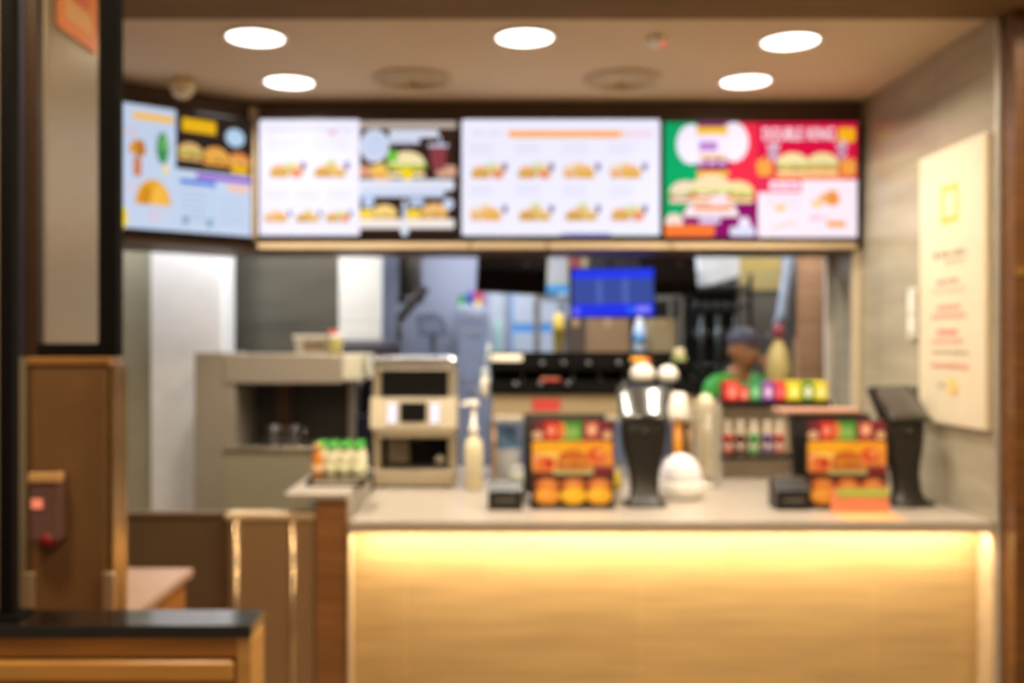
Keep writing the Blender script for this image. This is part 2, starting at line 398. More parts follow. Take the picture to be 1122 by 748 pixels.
def paint_lunch(p, w, h):           # the wide white board with the orange bar
    p.rect(0, 0, w, h, LAV, .012)
    p.words(.06, h*.87, w*.15, .014, '#d8d4ee', 2)
    p.rect(w*.235, h*.845, w*.80, h*.905, '#ffae55'); p.rect(w*.80, h*.85, w*.835, h*.90, '#f2cfc0'); p.rect(w*.84, h*.845, w*.965, h*.905, '#f4dcec')
    for r in range(2):
        for c in range(4):
            u = w*(.13+.235*c); v = h*(.49-.365*r)
            food(p, u, v, .135, (c*2+r*3+(c+r) % 2) % 3)
            for j in range(3): p.words(u-.09, v+h*(.27-.035*j)+.01, .12, .009, '#d6d8f0', r*4+c+j)
    p.rect(w*.5, .002, w*.75, .010, '#4a3fd0'); p.rect(w*.76, .002, w*.98, .008, '#cfeee4')

def paint_promo(p, w, h):           # green, purple and red poster half, red and white half
    m = w*.485
    p.rect(0, 0, m, h, '#12a566'); p.poly([(w*.17, h), (m, h), (m, 0), (w*.02, 0), (w*.17, h*.42)], '#8c1466')
    p.poly([(w*.34, h), (m, h), (m, h*.3), (w*.33, h*.5)], '#e8304a')
    p.oval(w*.14, h*.81, .075, .1, '#f2eaff'); p.oval(w*.36, h*.83, .075, .1, '#f4e6f4'); p.rect(w*.165, h*.70, w*.335, h*.90, '#efe2fb')
    p.rect(w*.165, h*.89, w*.33, h*.96, '#f0c040'); p.words(w*.18, h*.75, .14, .055, '#b884c8', 3); p.rect(w*.18, h*.69, w*.32, h*.72, '#f2d070')
    p.words(w*.17, h*.635, .15, .025, '#e6c8ee', 8); p.rect(w*.17, h*.53, w*.335, h*.58, '#f4b83c', .008)
    p.burger(w*.11, h*.30, .17, '#f2d8c0', '#a4d060', '#c05a4a', '#f4e4e0'); p.burger(w*.38, h*.30, .17, '#f2d8a0', '#a8d048', '#c06a4a', '#e8e4a0'); p.burger(w*.245, h*.30, .22, '#f6d8b0', '#b8d860', '#d06048', '#f4e0d8')
    p.oval(w*.28, h*.325, .05, .028, '#f4dce2')
    p.poly([(w*.09, h*.18), (w*.39, h*.18), (w*.36, h*.29), (w*.13, h*.29)], '#f6e4ea'); p.rect(w*.15, h*.235, w*.35, h*.275, '#f08a3a', .01); p.rect(w*.18, h*.12, w*.29, h*.17, '#d8c8f0', .01)
    p.oval(w*.05, h*.13, .045, .045, '#f4dcd0'); p.rect(0, .004, w*.26, h*.11, '#f47a34', .012)
    p.oval(w*.415, h*.11, .03, .04, '#efe4ff'); p.rect(w*.34, .006, w*.47, h*.09, '#d9dcf6', .012)
    p.rect(m, 0, w, h, '#fbeaf6'); p.rect(m, h*.50, w, h, '#dc1444'); p.rect(m, h*.39, w*.71, h*.51, '#e2305c')
    p.rect(w*.9, h*.83, w*.99, h*.95, '#f6b414', .012)
    p.drink(w*.565, h*.66, .06, '#c8a0b8', '#e8dcec'); p.drink(w*.92, h*.68, .055, '#c890a8', '#e8d8e8')
    p.fries(w*.52, h*.53, .085, '#f8c24a', '#f2a044'); p.fries(w*.955, h*.53, .085, '#f8c24a', '#f2a044')
    p.burger(w*.665, h*.545, .17, '#f6e0a8', '#9cc878', '#b86a3c'); p.burger(w*.82, h*.545, .17, '#f4dca0', '#8fc070', '#e0823c', '#f6a84a')
    p.rect(w*.57, h*.505, w*.93, h*.545, '#f48a3c', .01)
    p.rect(w*.545, h*.41, w*.70, h*.49, '#fae4f2', .01); p.words(w*.56, h*.43, .14, .02, '#f0a0bc', 5)
    for i in range(3): p.words(m+.04, h*(.34-.035*i), .17, .010, '#eed6e6', i)
    p.oval(w*.60, h*.255, .03, .015, '#f8c878'); p.poly([(w*.56, h*.07), (w*.68, h*.12), (w*.67, h*.145), (w*.56, h*.09)], '#f6cfc0')
    p.oval(w*.85, h*.30, .06, .05, '#f6b878', 0, PI); p.oval(w*.87, h*.34, .035, .04, '#ee9848'); p.oval(w*.79, h*.29, .03, .02, '#f6d2a0')
    p.words(w*.75, h*.15, .1, .022, '#f4c2dc', 2); p.rect(w*.84, h*.09, w*.94, h*.14, '#f6a44a', .008)

w1 = .9
r1 = (-1.184, 4.97); s1 = screen('menu_screen', 'angled menu screen with golden food pictures, beside the black-framed kiosk', (r1[0]-w1*d1[0], r1[1]-w1*d1[1], 2.196), w1, .574, math.radians(39.0), paint_breakfast)
def flat(p0, p1, y0, y1, Y=4.98): return (X(p0, Y), Y, Z(y1, Y)), (p1-p0)*Y/F, (y1-y0)*Y/F
l, w, h = flat(284, 500, 131, 258)
screen('menu_screen', 'menu screen half white, half dark brown with one big cheeseburger', l, w, h, 0, paint_combo)
l, w, h = flat(506, 723, 131, 258)
screen('menu_screen', 'wide white menu screen with an orange bar and eight small meals', l, w, h, 0, paint_lunch)
l, w, h = flat(728, 939, 134, 260)
s4 = screen('menu_screen', 'green and red promotional menu screen next to the stone side wall', l, w, h, 0, paint_promo)
text_mesh('DOUBLE', .085, E('#fff0fb', 1.0), s4, 'lettering', (w*.505, -.012, h*.845), w*.205)
text_mesh('KING', .085, E('#fff0fb', 1.0), s4, 'lettering', (w*.735, -.012, h*.845), w*.14)

# ================================================================ ceiling fittings
def downlight(px, py, label):
    Y = (2.89-CH)*F/(VY-py)
    t = thing('ceiling_downlight', label, 'ceiling light', (X(px, Y), Y, 2.89), 0, 'round downlights over the counter')
    mb = MB(); mb.lathe([(.128, 0), (.128, -.006), (.114, -.010), (.110, -.004), (.110, 0)], (0, 0, 0), white, 40); mb.build('trim_ring', t)
    mb = MB(); mb.lathe([(.111, -.001), (.111, -.006), (.09, -.0075)], (0, 0, 0), E('#fff6ee', 5.0), 40); mb.build('diffuser', t)
    ld = bpy.data.lights.new('downlight_beam', 'AREA'); ld.shape = 'DISK'; ld.size = .2; ld.energy = LIGHT_DOWN; ld.color = (1, .91, .76); ld.spread = math.radians(150)
    lo = bpy.data.objects.new('downlight_beam', ld); C.objects.link(lo); lo.location = (X(px, Y), Y, 2.86)
LIGHT_DOWN = 15.5
downlight(280, 40, 'lit ceiling downlight, front row, nearest the black-framed kiosk')
downlight(575, 40, 'lit ceiling downlight in the middle of the front row')
downlight(866, 44, 'lit ceiling downlight, front row, nearest the right stone wall')
downlight(317, 89, 'lit ceiling downlight in back row, above the half white half brown screen')
downlight(817, 88, 'lit ceiling downlight in back row, above the green and red screen')
def vent(px, py, label):
    Y = (2.89-CH)*F/(VY-py); b = M('bronze_vent', '#c6ab82', .5, .2)
    t = thing('ceiling_vent', label, 'vent', (X(px, Y), Y, 2.89), 0, 'round ceiling vents')
    mb = MB(); mb.lathe([(.185, 0), (.185, -.008), (.15, -.016), (.145, -.003), (.145, 0)], (0, 0, 0), b, 36); mb.build('rim', t)
    mb = MB()
    for r in (.12, .085, .05): mb.lathe([(r+.012, -.004), (r+.012, -.012), (r-.012, -.02), (r-.012, -.004)], (0, 0, 0), b, 36)
    mb.lathe([(.145, -.0005), (.145, -.003)], (0, 0, 0), M('dark_vent_core', '#a88c64', .6), 36); mb.build('louvre', t)
vent(452, 86, 'round bronze ceiling vent above the dark half of the brown burger screen')
vent(682, 87, 'round bronze ceiling vent above the orange-bar screen')
t = thing('smoke_detector', 'small white ceiling detector with a red light', 'detector', (X(719, 4.0), 4.0, 2.89))
mb = MB(); mb.lathe([(.045, 0), (.045, -.012), (.03, -.028), (.012, -.03)], (0, 0, 0), white); mb.build('housing', t)
mb = MB(); mb.lathe([(.010, -.028), (.010, -.036), (.003, -.037)], (.024, -.012, .004), E('#ff3a2a', 1.5), 12); mb.build('indicator', t)
t = thing('security_camera', 'small cream dome camera hanging above the angled menu screen', 'camera', (X(200, 4.62), 4.62, 2.89))
mb = MB(); mb.lathe([(.05, 0), (.05, -.02), (.058, -.022), (.058, -.045)], (0, 0, 0), M('cream_plastic', '#f0dcb4', .4)); mb.build('mount', t)
mb = MB(); mb.ell((0, 0, -.045), (.052, .052, .048), M('cream_plastic', ''), z1=0); mb.build('dome', t)

# ================================================================ things on the counter
TOP = 1.0
# --- bean-to-cup coffee machine
Y = 4.62
t = thing('coffee_machine', 'champagne steel coffee machine with dark hopper window and white lit keys', 'coffee machine', (X(454, Y), Y, TOP))
champ = M('champagne_steel', '#b2a48a', .32, .45, .06, kind='brushed'); k = F/Y
def zc(py): return (531-py)/k
W = .192
mb = MB()
mb.box(-W, 0, 0, -W+.035, .42, zc(398), champ, .006); mb.box(W-.035, 0, 0, W, .42, zc(398), champ, .006)
mb.box(-W+.03, .12, .03, W-.03, .42, zc(398), champ); mb.build('body', t)
mb = MB(); mb.box(-W-.003, -.02, zc(404), W+.003, .42, zc(389), M('bright_steel', '#e6e4e0', .15, .95), .02, 4); mb.build('lid', t)
mb = MB(); mb.box(-W+.036, .02, zc(436), W-.036, .12, zc(401), blackg, .004); mb.build('hopper_window', t)
mb = MB(); mb.prism([(-.06, zc(466)), (.03, zc(470)), (.12, zc(470)), (.12, zc(433)), (-.035, zc(434))], 'x', -W-.006, W+.006, M('champagne_enamel', '#c6b99f', .35, .2)); pan = mb.build('control_panel', t)
mb = MB(); mb.prism([(-.0625, zc(459)), (-.055, zc(459)), (-.043, zc(438)), (-.0505, zc(438))], 'x', -.062, .060, blackm); mb.build('keypad', pan)
for sx in (-1, 1):
    for j in range(4):
        mb = MB(); zz = zc(458-5.4*j); yy = -.062+.004*j
        mb.box(sx*.098-.019, yy-.004, zz-.009, sx*.098+.019, yy+.01, zz+.008, E('#f2ecff', 1.4), .003); mb.build('key', pan)
mb = MB(); mb.prism([(-.03, zc(476)), (.12, zc(480)), (.12, zc(470)), (-.055, zc(467))], 'x', -W+.012, W-.012, champ); mb.build('spout_housing', t)
mb = MB()
for sx in (-.016, .016): mb.lathe([(.012, 0), (.012, .035)], (sx, .0, zc(485)), blackm, 14)
mb.box(-.035, -.02, zc(479), .035, .05, zc(474), black, .004); mb.build('spout', t)
mb = MB(); mb.box(-W+.035, .1, zc(512), W-.035, .12, zc(478), blackm); mb.box(-W+.06, .07, zc(507), -.03, .1, zc(480), M('taupe_panel', '#6a5c48', .35), .004); mb.build('brew_recess', t)
mb = MB(); mb.tube([(.115, .095, zc(504)), (.115, .06, zc(504))], .022, steel_light, 16); mb.build('knob', t)
mb = MB(); mb.box(-W+.006, -.06, .012, W-.006, .12, zc(512), champ, .008); mb.box(-W+.03, -.05, zc(512), W-.03, .1, zc(511)+.002, steel); mb.build('drip_tray', t)
for sx in (-.15, .15):
    for sy in (-.0, .36): mb = MB(); mb.lathe([(.018, 0), (.022, .03)], (sx, sy+.02, 0), blackm, 14); mb.build('foot', t)

# --- syrup pump bottle right of the machine
cream = M('cream_plastic_soft', '#d6caa8', .45, var=.05)
Y = 4.52
t = thing('pump_bottle', 'tall cream syrup bottle with pump top, right of the coffee machine', 'bottle', (X(519, Y), Y, TOP))
mb = MB(); mb.lathe([(.03, 0), (.042, .01), (.042, .19), (.036, .22), (.016, .245), (.016, .26)], (0, 0, 0), cream); mb.build('bottle_body', t)
mb = MB(); mb.lathe([(.02, .258), (.02, .285), (.010, .29), (.010, .38)], (0, 0, 0), white, 18)
mb.tube([(0, 0, .38), (-.02, -.01, .395), (-.055, -.02, .385)], .010, white); mb.lathe([(.024, .378), (.024, .398), (.012, .405)], (0, 0, 0), white, 18); mb.build('pump', t)

# --- green-capped bottles in a tray on the raised side counter
Z2 = 1.102
ty = 4.02
t = thing('drinks_tray', 'shallow black tray under the green-capped bottles', 'tray', (X(372, ty), ty+.02, Z2))
mb = MB(); mb.box(-.115, -.13, 0, .115, .13, .008, black, .003)
for q in ((-.115, -.13, .115, -.122), (-.115, .122, .115, .13), (-.115, -.122, -.107, .122), (.107, -.122, .115, .122)):
    mb.box(q[0], q[1], .006, q[2], q[3], .028, black, .002)
mb.build('tray_pan', t); 
mb = MB(); mb.box(-.09, -.132, .008, .09, -.1295, .022, steel_light); mb.build('rim_strip', t)
milk = M('milky_bottle', '#e3dcc0', .25, var=.10, scale=30); gcap = M('green_cap', '#3fae2e', .4)
b0 = thing('milk_bottle', '', 'bottle', (0, 0, 0), 0, 'green-capped bottles on the side counter tray')
mb = MB(); mb.lathe([(.020, 0), (.0235, .006), (.0235, .085), (.021, .105), (.013, .125), (.013, .135)], (0, 0, 0), milk, 20); mb.build('bottle_body', b0)
mb = MB(); mb.lathe([(.0158, .128), (.0158, .150), (.013, .153)], (0, 0, 0), gcap, 18); mb.build('cap', b0)
mb = MB(); mb.lathe([(.0239, .03), (.0239, .07)], (0, 0, 0), M('pale_label', '#cfd0a8', .5), 20); mb.build('bottle_label', b0)
first = True
rows = ('front', 'middle', 'back'); cols = ('left', 'centre-left', 'centre-right', 'right')
tx0 = X(372, ty)
for r in range(3):
    for c in range(4):
        if r == 0 and c == 0: continue
        p = (tx0-.078+.052*c, ty-.055+.07*r, Z2+.008)
        lab = 'milky green-capped bottle, %s row of the black tray, %s' % (rows[r], ('at its left end', 'second from left', 'third from left', 'at its right end')[c])
        if first: b0.location = p; b0['label'] = lab; first = False
        else: dup(b0, p, lab)
oj = dup(b0, (tx0-.078, ty-.055, Z2+.008), 'orange juice bottle at the front left corner of the black tray')
oj.name = 'juice_bottle'; oj['group'] = ''; del oj['group']
setmat(oj.children[0], M('orange_juice', '#d98a3a', .3)); setmat(oj.children[1], M('peach_cap', '#e2b98a', .4)); setmat(oj.children[2], M('orange_label', '#e0a860', .5))

# --- condiment and cup rack
Y = 4.75; k = F/Y
rk = thing('condiment_rack', 'wide black and steel condiment rack with chrome knobs behind the registers', 'rack', (0, Y, TOP))
x0, x1 = X(537, Y), X(764, Y)
zz = lambda py: Z(py, Y)-TOP
mb = MB(); mb.box(x0, .30, zz(430), x1, .315, zz(386), blackm); mb.box(x0, 0, zz(432), x1, .315, zz(427), blackm, .003)
mb.box(x0, .15, zz(407), x1, .3, zz(404), blackm, .002)
mb.box(x0, 0, zz(428), x1, .012, zz(417), blackm, .002); mb.box(x0, .148, zz(404), x1, .16, zz(396), blackm, .002); mb.build('tiered_bin', rk)
for xx in (.011, .165, .41, .54, .66, .925, .99):
    mb = MB(); mb.prism([(0.0121, zz(427)), (.149, zz(427)), (.149, zz(408)), (.012, zz(417))], 'x', xx, xx+.006, black); mb.build('divider', rk)
for px, py in ((565, 409), (592, 409), (622, 409), (684, 409)):
    mb = MB(); mb.tube([(X(px, Y), .002, zz(420)), (X(px, Y), -.018, zz(420))], .011, M('knob_steel', '#6f7274', .4, .5), 12); mb.build('knob', rk)
for px in (596, 620, 648, 682):
    mb = MB(); mb.tube([(X(px, Y), .15, zz(398)), (X(px, Y), .132, zz(398))], .011, M('knob_steel', '#6f7274', .4, .5), 12); mb.build('knob', rk)
mb = MB(); mb.box(x0+.01, .02, zz(459), x1-.01, .30, zz(432), M('warm_panel_steel', '#b7a483', .35, .4, .06, kind='brushed'), .004); mb.box(x0+.01, 0, zz(462), x1-.01, .03, zz(456), steel_light, .003); mb.build('steel_band', rk)
mb = MB(); mb.box(X(583, Y), .016, zz(450), X(614, Y), .0205, zz(437), D('#c5413a')); mb.build('red_panel', rk)
for px in (541, 757):
    for yy in (.03, .28):
        mb = MB(); mb.tube([(X(px, Y), yy, 0), (X(px, Y), yy, zz(458))], .011, M('bronze_tube', '#b59068', .3, .5)); mb.build('leg', rk)
# stuff carried in the rack
def cupstack(px, py0, py1, wpx, yy, label, m=white, name='cup_stack', grp=None, zb=None):
    Yq = Y+yy; r = wpx/2*Yq/F; zb = TOP+zz(427)+.0005 if zb is None else zb; zt = Z(py0, Yq)
    t = thing(name, label, 'cup', (X(px, Yq), Yq, zb), 0, grp); H = zt-zb
    mb = MB(); mb.lathe([(r*.78, 0), (r, H*.55), (r*1.02, H*.58)], (0, 0, 0), m, 24); mb.build('cup', t)
    mb = MB(); mb.ell((0, 0, H*.57), (r*1.0, r*1.0, H*.43), white, z0=0); mb.build('dome_lid', t)
    return t
cupstack(704, 398, 418, 27, .075, 'large white dome-lidded cup in rack, left one of two')
cupstack(732, 400, 418, 22, .075, 'smaller white dome-lidded cup in rack, right one of two')
zt = TOP+zz(404)+.0005
t = thing('paper_roll', 'cream paper roll lying on the left end of the rack', 'paper roll', (X(555, Y+.22), Y+.22, zt))
rr = .033
mb = MB(); mb.tube([(-.078, 0, rr), (.078, 0, rr)], rr, M('cream_paper', '#ece2cc', .7), 24); mb.build('roll', t)
mb = MB(); mb.tube([(-.08, 0, rr), (.08, 0, rr)], .012, M('card_core', '#a9825a', .7), 14); mb.build('core', t)
t = thing('sauce_sachet_box', 'small red and cream sachet box in the rack', 'box', (X(604, Y), Y+.05, TOP+zz(427)+.0005))
mb = MB(); mb.box(-.045, 0, 0, .045, .06, .055, M('kraft', '#8f6a48', .6), .002); mb.build('carton', t)
mb = MB(); mb.box(-.046, -.002, .028, .046, .03, .05, D('#d0342c'), .001); mb.box(-.03, -.004, .014, .035, .0, .03, D('#e8c9a0')); mb.build('sachet', t)
t = thing('sauce_bottle', 'orange sauce bottle lying on the rack beside the domed cups', 'bottle', (X(702, Y+.2), Y+.2, zt))
mb = MB(); mb.xf = Matrix.Translation((0, 0, .026)) @ Matrix.Rotation(PI/2, 4, 'Y'); mb.lathe([(.022, -.05), (.026, -.045), (.026, .02), (.018, .035)], (0, 0, 0), D('#f0a01c'), 20); mb.build('bottle_body', t)
mb = MB(); mb.xf = Matrix.Translation((0, 0, .026)) @ Matrix.Rotation(PI/2, 4, 'Y'); mb.lathe([(.02, .034), (.016, .045), (.006, .065)], (0, 0, 0), D('#e8742a'), 16); mb.build('nozzle', t)
t = thing('pickle_jar', 'olive green jar with cream lid at the right end of the rack', 'jar', (X(744, Y+.2), Y+.2, zt))
mb = MB(); mb.lathe([(.034, 0), (.038, .006), (.038, .05), (.025, .066)], (0, 0, 0), D('#7c8450', .3), 20); mb.build('jar_body', t)
mb = MB(); mb.lathe([(.027, .062), (.027, .09), (.022, .094)], (0, 0, 0), cream, 20); mb.build('lid', t)
# white bottle hanging on the left flank of the rack
t = thing('squeeze_bottle', 'white squeeze bottle hanging on the left end of the rack', 'bottle', (X(537, Y)-.024, Y+.06, TOP+zz(436)))
mb = MB(); mb.lathe([(.010, 0), (.020, .02), (.022, .09), (.019, .1)], (0, 0, 0), white, 18); mb.build('bottle_body', t)
mb = MB(); mb.lathe([(.020, .1), (.020, .13), (.012, .14)], (0, 0, 0), M('pale_blue', '#b4c4cc', .4), 18); mb.tube([(0, 0, .13), (.012, 0, .2), (.02, 0, .26)], .007, M('pale_blue', '')); mb.build('hose', t)
# white tub and blue carton standing under the rack
t = thing('lidded_tub', 'white tub with blue lid under the left end of the rack', 'tub', (X(555, Y+.15), Y+.17, TOP))
mb = MB(); mb.lathe([(.058, 0), (.07, .15), (.072, .155)], (0, 0, 0), M('cool_tub', '#cfd6e2', .4)); mb.build('tub_body', t)
mb = MB(); mb.lathe([(.074, .15), (.074, .175), (.05, .185), (.045, .25), (.02, .255)], (0, 0, 0), D('#5d86b8', .4)); mb.build('lid', t)

# --- registers
def poster(p, w, h, low):
    p.rect(0, 0, w, h, '#5a2a1c')
    p.rect(w*.04, h*.76, w*.98, h*.99, '#7a2436')
    p.rect(w*.16, h*.78, w*.36, h*.99, '#d8281c'); p.rect(w*.36, h*.76, w*.62, h*.99, '#3f9a3a'); p.rect(w*.33, h*.80, w*.42, h*.96, '#e28a4c'); p.rect(w*.66, h*.80, w*.82, h*.98, '#c85a58'); p.oval(w*.5, h*.86, w*.09, h*.07, '#8cc06a'); p.oval(w*.74, h*.89, w*.06, h*.06, '#ecc0a0')
    p.oval(w*.07, h*.83, w*.07, h*.05, '#d9b8a0'); p.oval(w*.93, h*.83, w*.06, h*.05, '#d8b490'); p.oval(w*.24, h*.88, w*.05, h*.06, '#f2a08c')
    p.rect(w*.0, h*.40, w, h*.76, '#e8984a', w*.05); p.rect(w*.0, h*.62, w*.97, h*.76, '#f0b426', w*.04); p.oval(w*.12, h*.56, w*.09, h*.06, '#f4c8a0'); p.oval(w*.36, h*.57, w*.1, h*.05, '#f2c070'); p.rect(w*.5, h*.68, w*.96, h*.76, '#eea428', w*.03)
    p.oval(w*.22, h*.6, w*.12, h*.03, '#f6d468'); p.rect(w*.06, h*.41, w*.22, h*.58, '#e0743a', w*.02); p.rect(w*.17, h*.44, w*.26, h*.56, '#c43428')
    p.burger(w*.5, h*.42, w*.40, '#c86a22', '#d8a040', '#a84a16', '#e89a2a'); p.oval(w*.8, h*.60, w*.12, h*.08, '#d8502c'); p.oval(w*.84, h*.62, w*.06, h*.04, '#f0a060'); p.rect(w*.72, h*.41, w*.95, h*.5, '#c87840', w*.02); p.rect(w*.76, h*.37, w, h*.46, '#7a2030')
    p.rect(w*.26, h*.37, w*.76, h*.43, '#b8b07a', w*.02)
    p.rect(0, 0, w, h*.34, '#3a1a10')
    for i, u in enumerate((.19, .51, .83)):
        p.oval(w*u, h*.25, w*.15, h*.075, '#c8662a'); p.oval(w*u, h*.27, w*.1, h*.04, '#e09050')
        p.oval(w*u, h*.125, w*.16, h*.105, ('#e89a30', '#f2b81c', '#eeb024')[i]); p.oval(w*u-.01, h*.14, w*.09, h*.045, ('#f0b050', '#f8cc40', '#f6c840')[i])
def register(x0, x1, label_r, label_p, label_pr, prx, tray):
    Yr = 4.03
    t = thing('cash_register', label_r, 'register', ((x0+x1)/2, Yr+.05, TOP), 0, 'registers on the counter')
    w = x1-x0
    mb = MB(); mb.prism([(0, .05), (.03, .05), (.10, .36), (.06, .37)], 'x', -w/2-.03, w/2-.015, black); mb.build('monitor', t)
    mb = MB(); mb.prism([(.031, .07), (.036, .07), (.098, .345), (.093, .345)], 'x', -w/2-.01, w/2-.035, E('#3a4658', .5)); mb.build('monitor_screen', t)
    mb = MB(); mb.box(-w/2+.01, .01, 0, w/2-.04, .26, .05, black, .008); mb.build('base', t)
    if tray:
        mb = MB(); mb.box(-w/2-.07, .03, .372, w/2-.06, .2, .39, M('salmon_laminate', '#b98a74', .4), .004); mb.build('top_ledge', t)
        mb = MB(); mb.box(-w/2-.02, .09, .34, w/2-.08, .11, .374, black); mb.build('ledge_bracket', t)
    p = thing('menu_stand', label_p, 'menu stand', (x0, Yr-.02, TOP), 0, 'food menu stands in front of the registers')
    W, H = x1-x0, .36
    mb = MB(); mb.box(-.006, .002, 0, W+.006, .012, H*.985, M('dark_brown_frame', '#2c1610', .4), .002); mb.box(-.006, -.03, 0, W+.006, .045, .006, M('dark_brown_frame', ''), .002); mb.build('backboard', p)
    q = Pic(D); poster(q, W, H, None)
    q.v = [Vector((v.x, v.y, v.z*.96+.008)) for v in q.v]; q.build('printed_card', p)
    pr = thing('receipt_printer', label_pr, 'printer', (prx, 4.0, TOP), 0, 'receipt printers beside the registers')
    mb = MB(); mb.prism([(-.04, 0), (.072, 0), (.072, .115), (.005, .115), (-.04, .075)], 'x', -.068, .068, black); mb.build('printer_body', pr)
    mb = MB(); mb.prism([(.006, .1145), (.07, .1165), (.07, .1215), (.004, .1195)], 'x', -.062, .062, M('grey_plastic', '#5a5248', .35)); mb.build('lid', pr)
    mb = MB(); mb.box(-.04, -.043, .035, .04, -.037, .045, D('#6b6459')); mb.build('paper_slot', pr)
register(X(583, 4.0), X(672, 4.0), 'black register behind the menu stand left of the white domed tub', 'food picture stand with three yellow snacks, beside the pale handled tub', 'small black receipt printer left of the three-snack menu stand', X(553, 4.05), False)
register(X(886, 4.0), X(972, 4.0), 'black register with salmon ledge on top, near the stone wall', 'food picture stand behind the green and orange flyer', 'small black receipt printer beside the salmon-topped register', X(862, 4.05), True)
# --- flyer before the right stand
t = thing('folded_flyer', 'green and orange folded flyer lying at the counter edge', 'flyer', (X(947, 3.86), 3.9, TOP))
def strip(mb, pts, x0, x1, m, th=.0015):
    poly = pts + [(y+.0001, z+th) for y, z in reversed(pts)]
    return mb.prism(poly, 'x', x0, x1, m)
mb = MB(); mb.prism([(0, 0), (.002, 0), (.010, .098), (.008, .098)], 'x', -.115, .115, D('#df8a68')); mb.build('upright_flap', t)
mb = MB(); mb.prism([(-.001, .062), (.0055, .064), (.009, .094), (.005, .094)], 'x', -.09, .113, D('#a0b04e')); mb.build('green_band', t)
mb = MB(); mb.box(-.115, -.165, 0, .11, 0, .002, D('#e8a468')); mb.build('lying_flap', t)

# --- customer payment stands (tapered black pedestals with a tilted gloss screen)
def pay_stand(cx, Yq, label, rz, kx=1.0):
    t = thing('payment_stand', label, 'payment terminal', (cx, Yq, TOP), rz, 'black customer payment stands')
    secs = [(0, .085, .08), (.012, .088, .082), (.022, .066, .05), (.06, .058, .032), (.12, .06, .028), (.17, .07, .030), (.23, .088, .034), (.30, .096, .036), (.36, .098, .036)]
    vs = []; fs = []; n = 20
    for z, a, b in secs:
        off = .035*math.sin(min(1, z/.36)*PI*.5) - .01
        for i in range(n):
            th = 2*PI*i/n; c_, s_ = math.cos(th), math.sin(th)
            e = .55
            vs.append((a*kx*math.copysign(abs(c_)**e, c_), off+b*math.copysign(abs(s_)**e, s_), z))
    for j in range(len(secs)-1):
        for i in range(n): i2 = (i+1) % n; fs.append([j*n+i, j*n+i2, (j+1)*n+i2, (j+1)*n+i])
    fs.append(list(range(n))[::-1]); fs.append([(len(secs)-1)*n+i for i in range(n)])
    mb = MB(); mb.add(vs, fs, M('charcoal_plastic', '#1f1a14', .42, var=.15), True); mb.build('pedestal', t)
    mb = MB(); mb.prism([(-.032, .342), (.03, .34), (.11, .47), (.085, .485)], 'x', -.1*kx, .1*kx, black); hd = mb.build('head', t)
    vs = []; fs = []; n = 14
    for j in range(7):
        for i in range(n+1):
            u = -1+2*i/n; q = j/6; bulge = .016*(1-u*u)*(1-.3*q)
            vs.append((u*.09*kx, -.034+.118*q-bulge*.73, .349+.13*q+bulge*.67))
    for j in range(6):
        for i in range(n): fs.append([j*(n+1)+i, j*(n+1)+i+1, (j+1)*(n+1)+i+1, (j+1)*(n+1)+i])
    nb = len(vs); vs += [(v[0], v[1]+.012+.73*.016*(1-(v[0]/.09/kx)**2), v[2]-.011-.67*.016*(1-(v[0]/.09/kx)**2)) for v in vs[:nb]]; fs += [[k+nb for k in f[::-1]] for f in fs]
    rim = [i for i in range(n+1)] + [j*(n+1)+n for j in range(1, 7)] + [6*(n+1)+i for i in range(n-1, -1, -1)] + [j*(n+1) for j in range(5, 0, -1)]
    for i in range(len(rim)): i2 = (i+1) % len(rim); fs.append([rim[i], rim[i2], rim[i2]+nb, rim[i]+nb])
    mb = MB(); mb.add(vs, fs, M('screen_glass', '#2a2622', .26, coat=1.), True); mb.build('touch_screen', t)
    mb = MB(); mb.tube([(0, -.012, .30), (0, -.022, .30)], .016, blackg, 16); mb.build('scanner_eye', t)
    mb = MB(); mb.tube([(.1*kx, .06, .40), (.118*kx, .075, .45), (.122*kx, .08, .485)], .008, black); mb.build('card_slot_arm', t)
    return t
pay_stand(X(706, 4.1), 4.1, 'black tapered payment stand between the menu stand and white domed tub', 0)
pay_stand(X(993, 4.1), 4.1, 'black tapered payment stand against the stone wall', math.radians(22), 1.1)

# --- white things between the registers
Yq = 4.3
t = thing('white_tub', 'round white domed tub right of the payment stand', 'tub', (X(746, Yq), Yq, TOP))
mb = MB(); mb.lathe([(.078, 0), (.095, .02), (.098, .07), (.09, .075)], (0, 0, 0), M('milk_white', '#f4efe9', .35, var=.02), 32); mb.build('bowl', t)
mb = MB(); mb.ell((0, 0, .073), (.092, .092, .115), M('frosted_white', '#f1eef2', .25, var=.02), z0=0); mb.build('dome', t)
Yq = 4.52
t = thing('syrup_dispenser', 'amber dispenser tube under a white bell-shaped cap', 'dispenser', (X(743, Yq), Yq, TOP))
mb = MB(); mb.lathe([(.045, 0), (.045, .012), (.022, .02), (.02, .16), (.022, .33)], (0, 0, 0), M('amber_plastic', '#d08a2a', .25), 24); mb.build('tube', t)
mb = MB(); mb.lathe([(.048, .325), (.049, .335), (.036, .43), (.026, .44)], (0, 0, 0), white, 24); mb.build('bell_cap', t)
Yq = 4.62
t = thing('cup_dispenser', 'tall clear cylinder of cream cups left of the coloured boxes', 'dispenser', (X(773, Yq), Yq, TOP))
mb = MB(); mb.lathe([(.072, 0), (.072, .014), (.066, .02), (.066, .40), (.062, .40), (.062, .022)], (0, 0, 0), clear_p, 28); mb.build('cylinder', t)
mb = MB(); mb.lathe([(.07, 0), (.074, .004), (.074, .02), (.062, .022)], (0, 0, 0), steel_light, 28); mb.build('base_ring', t)
mb = MB()
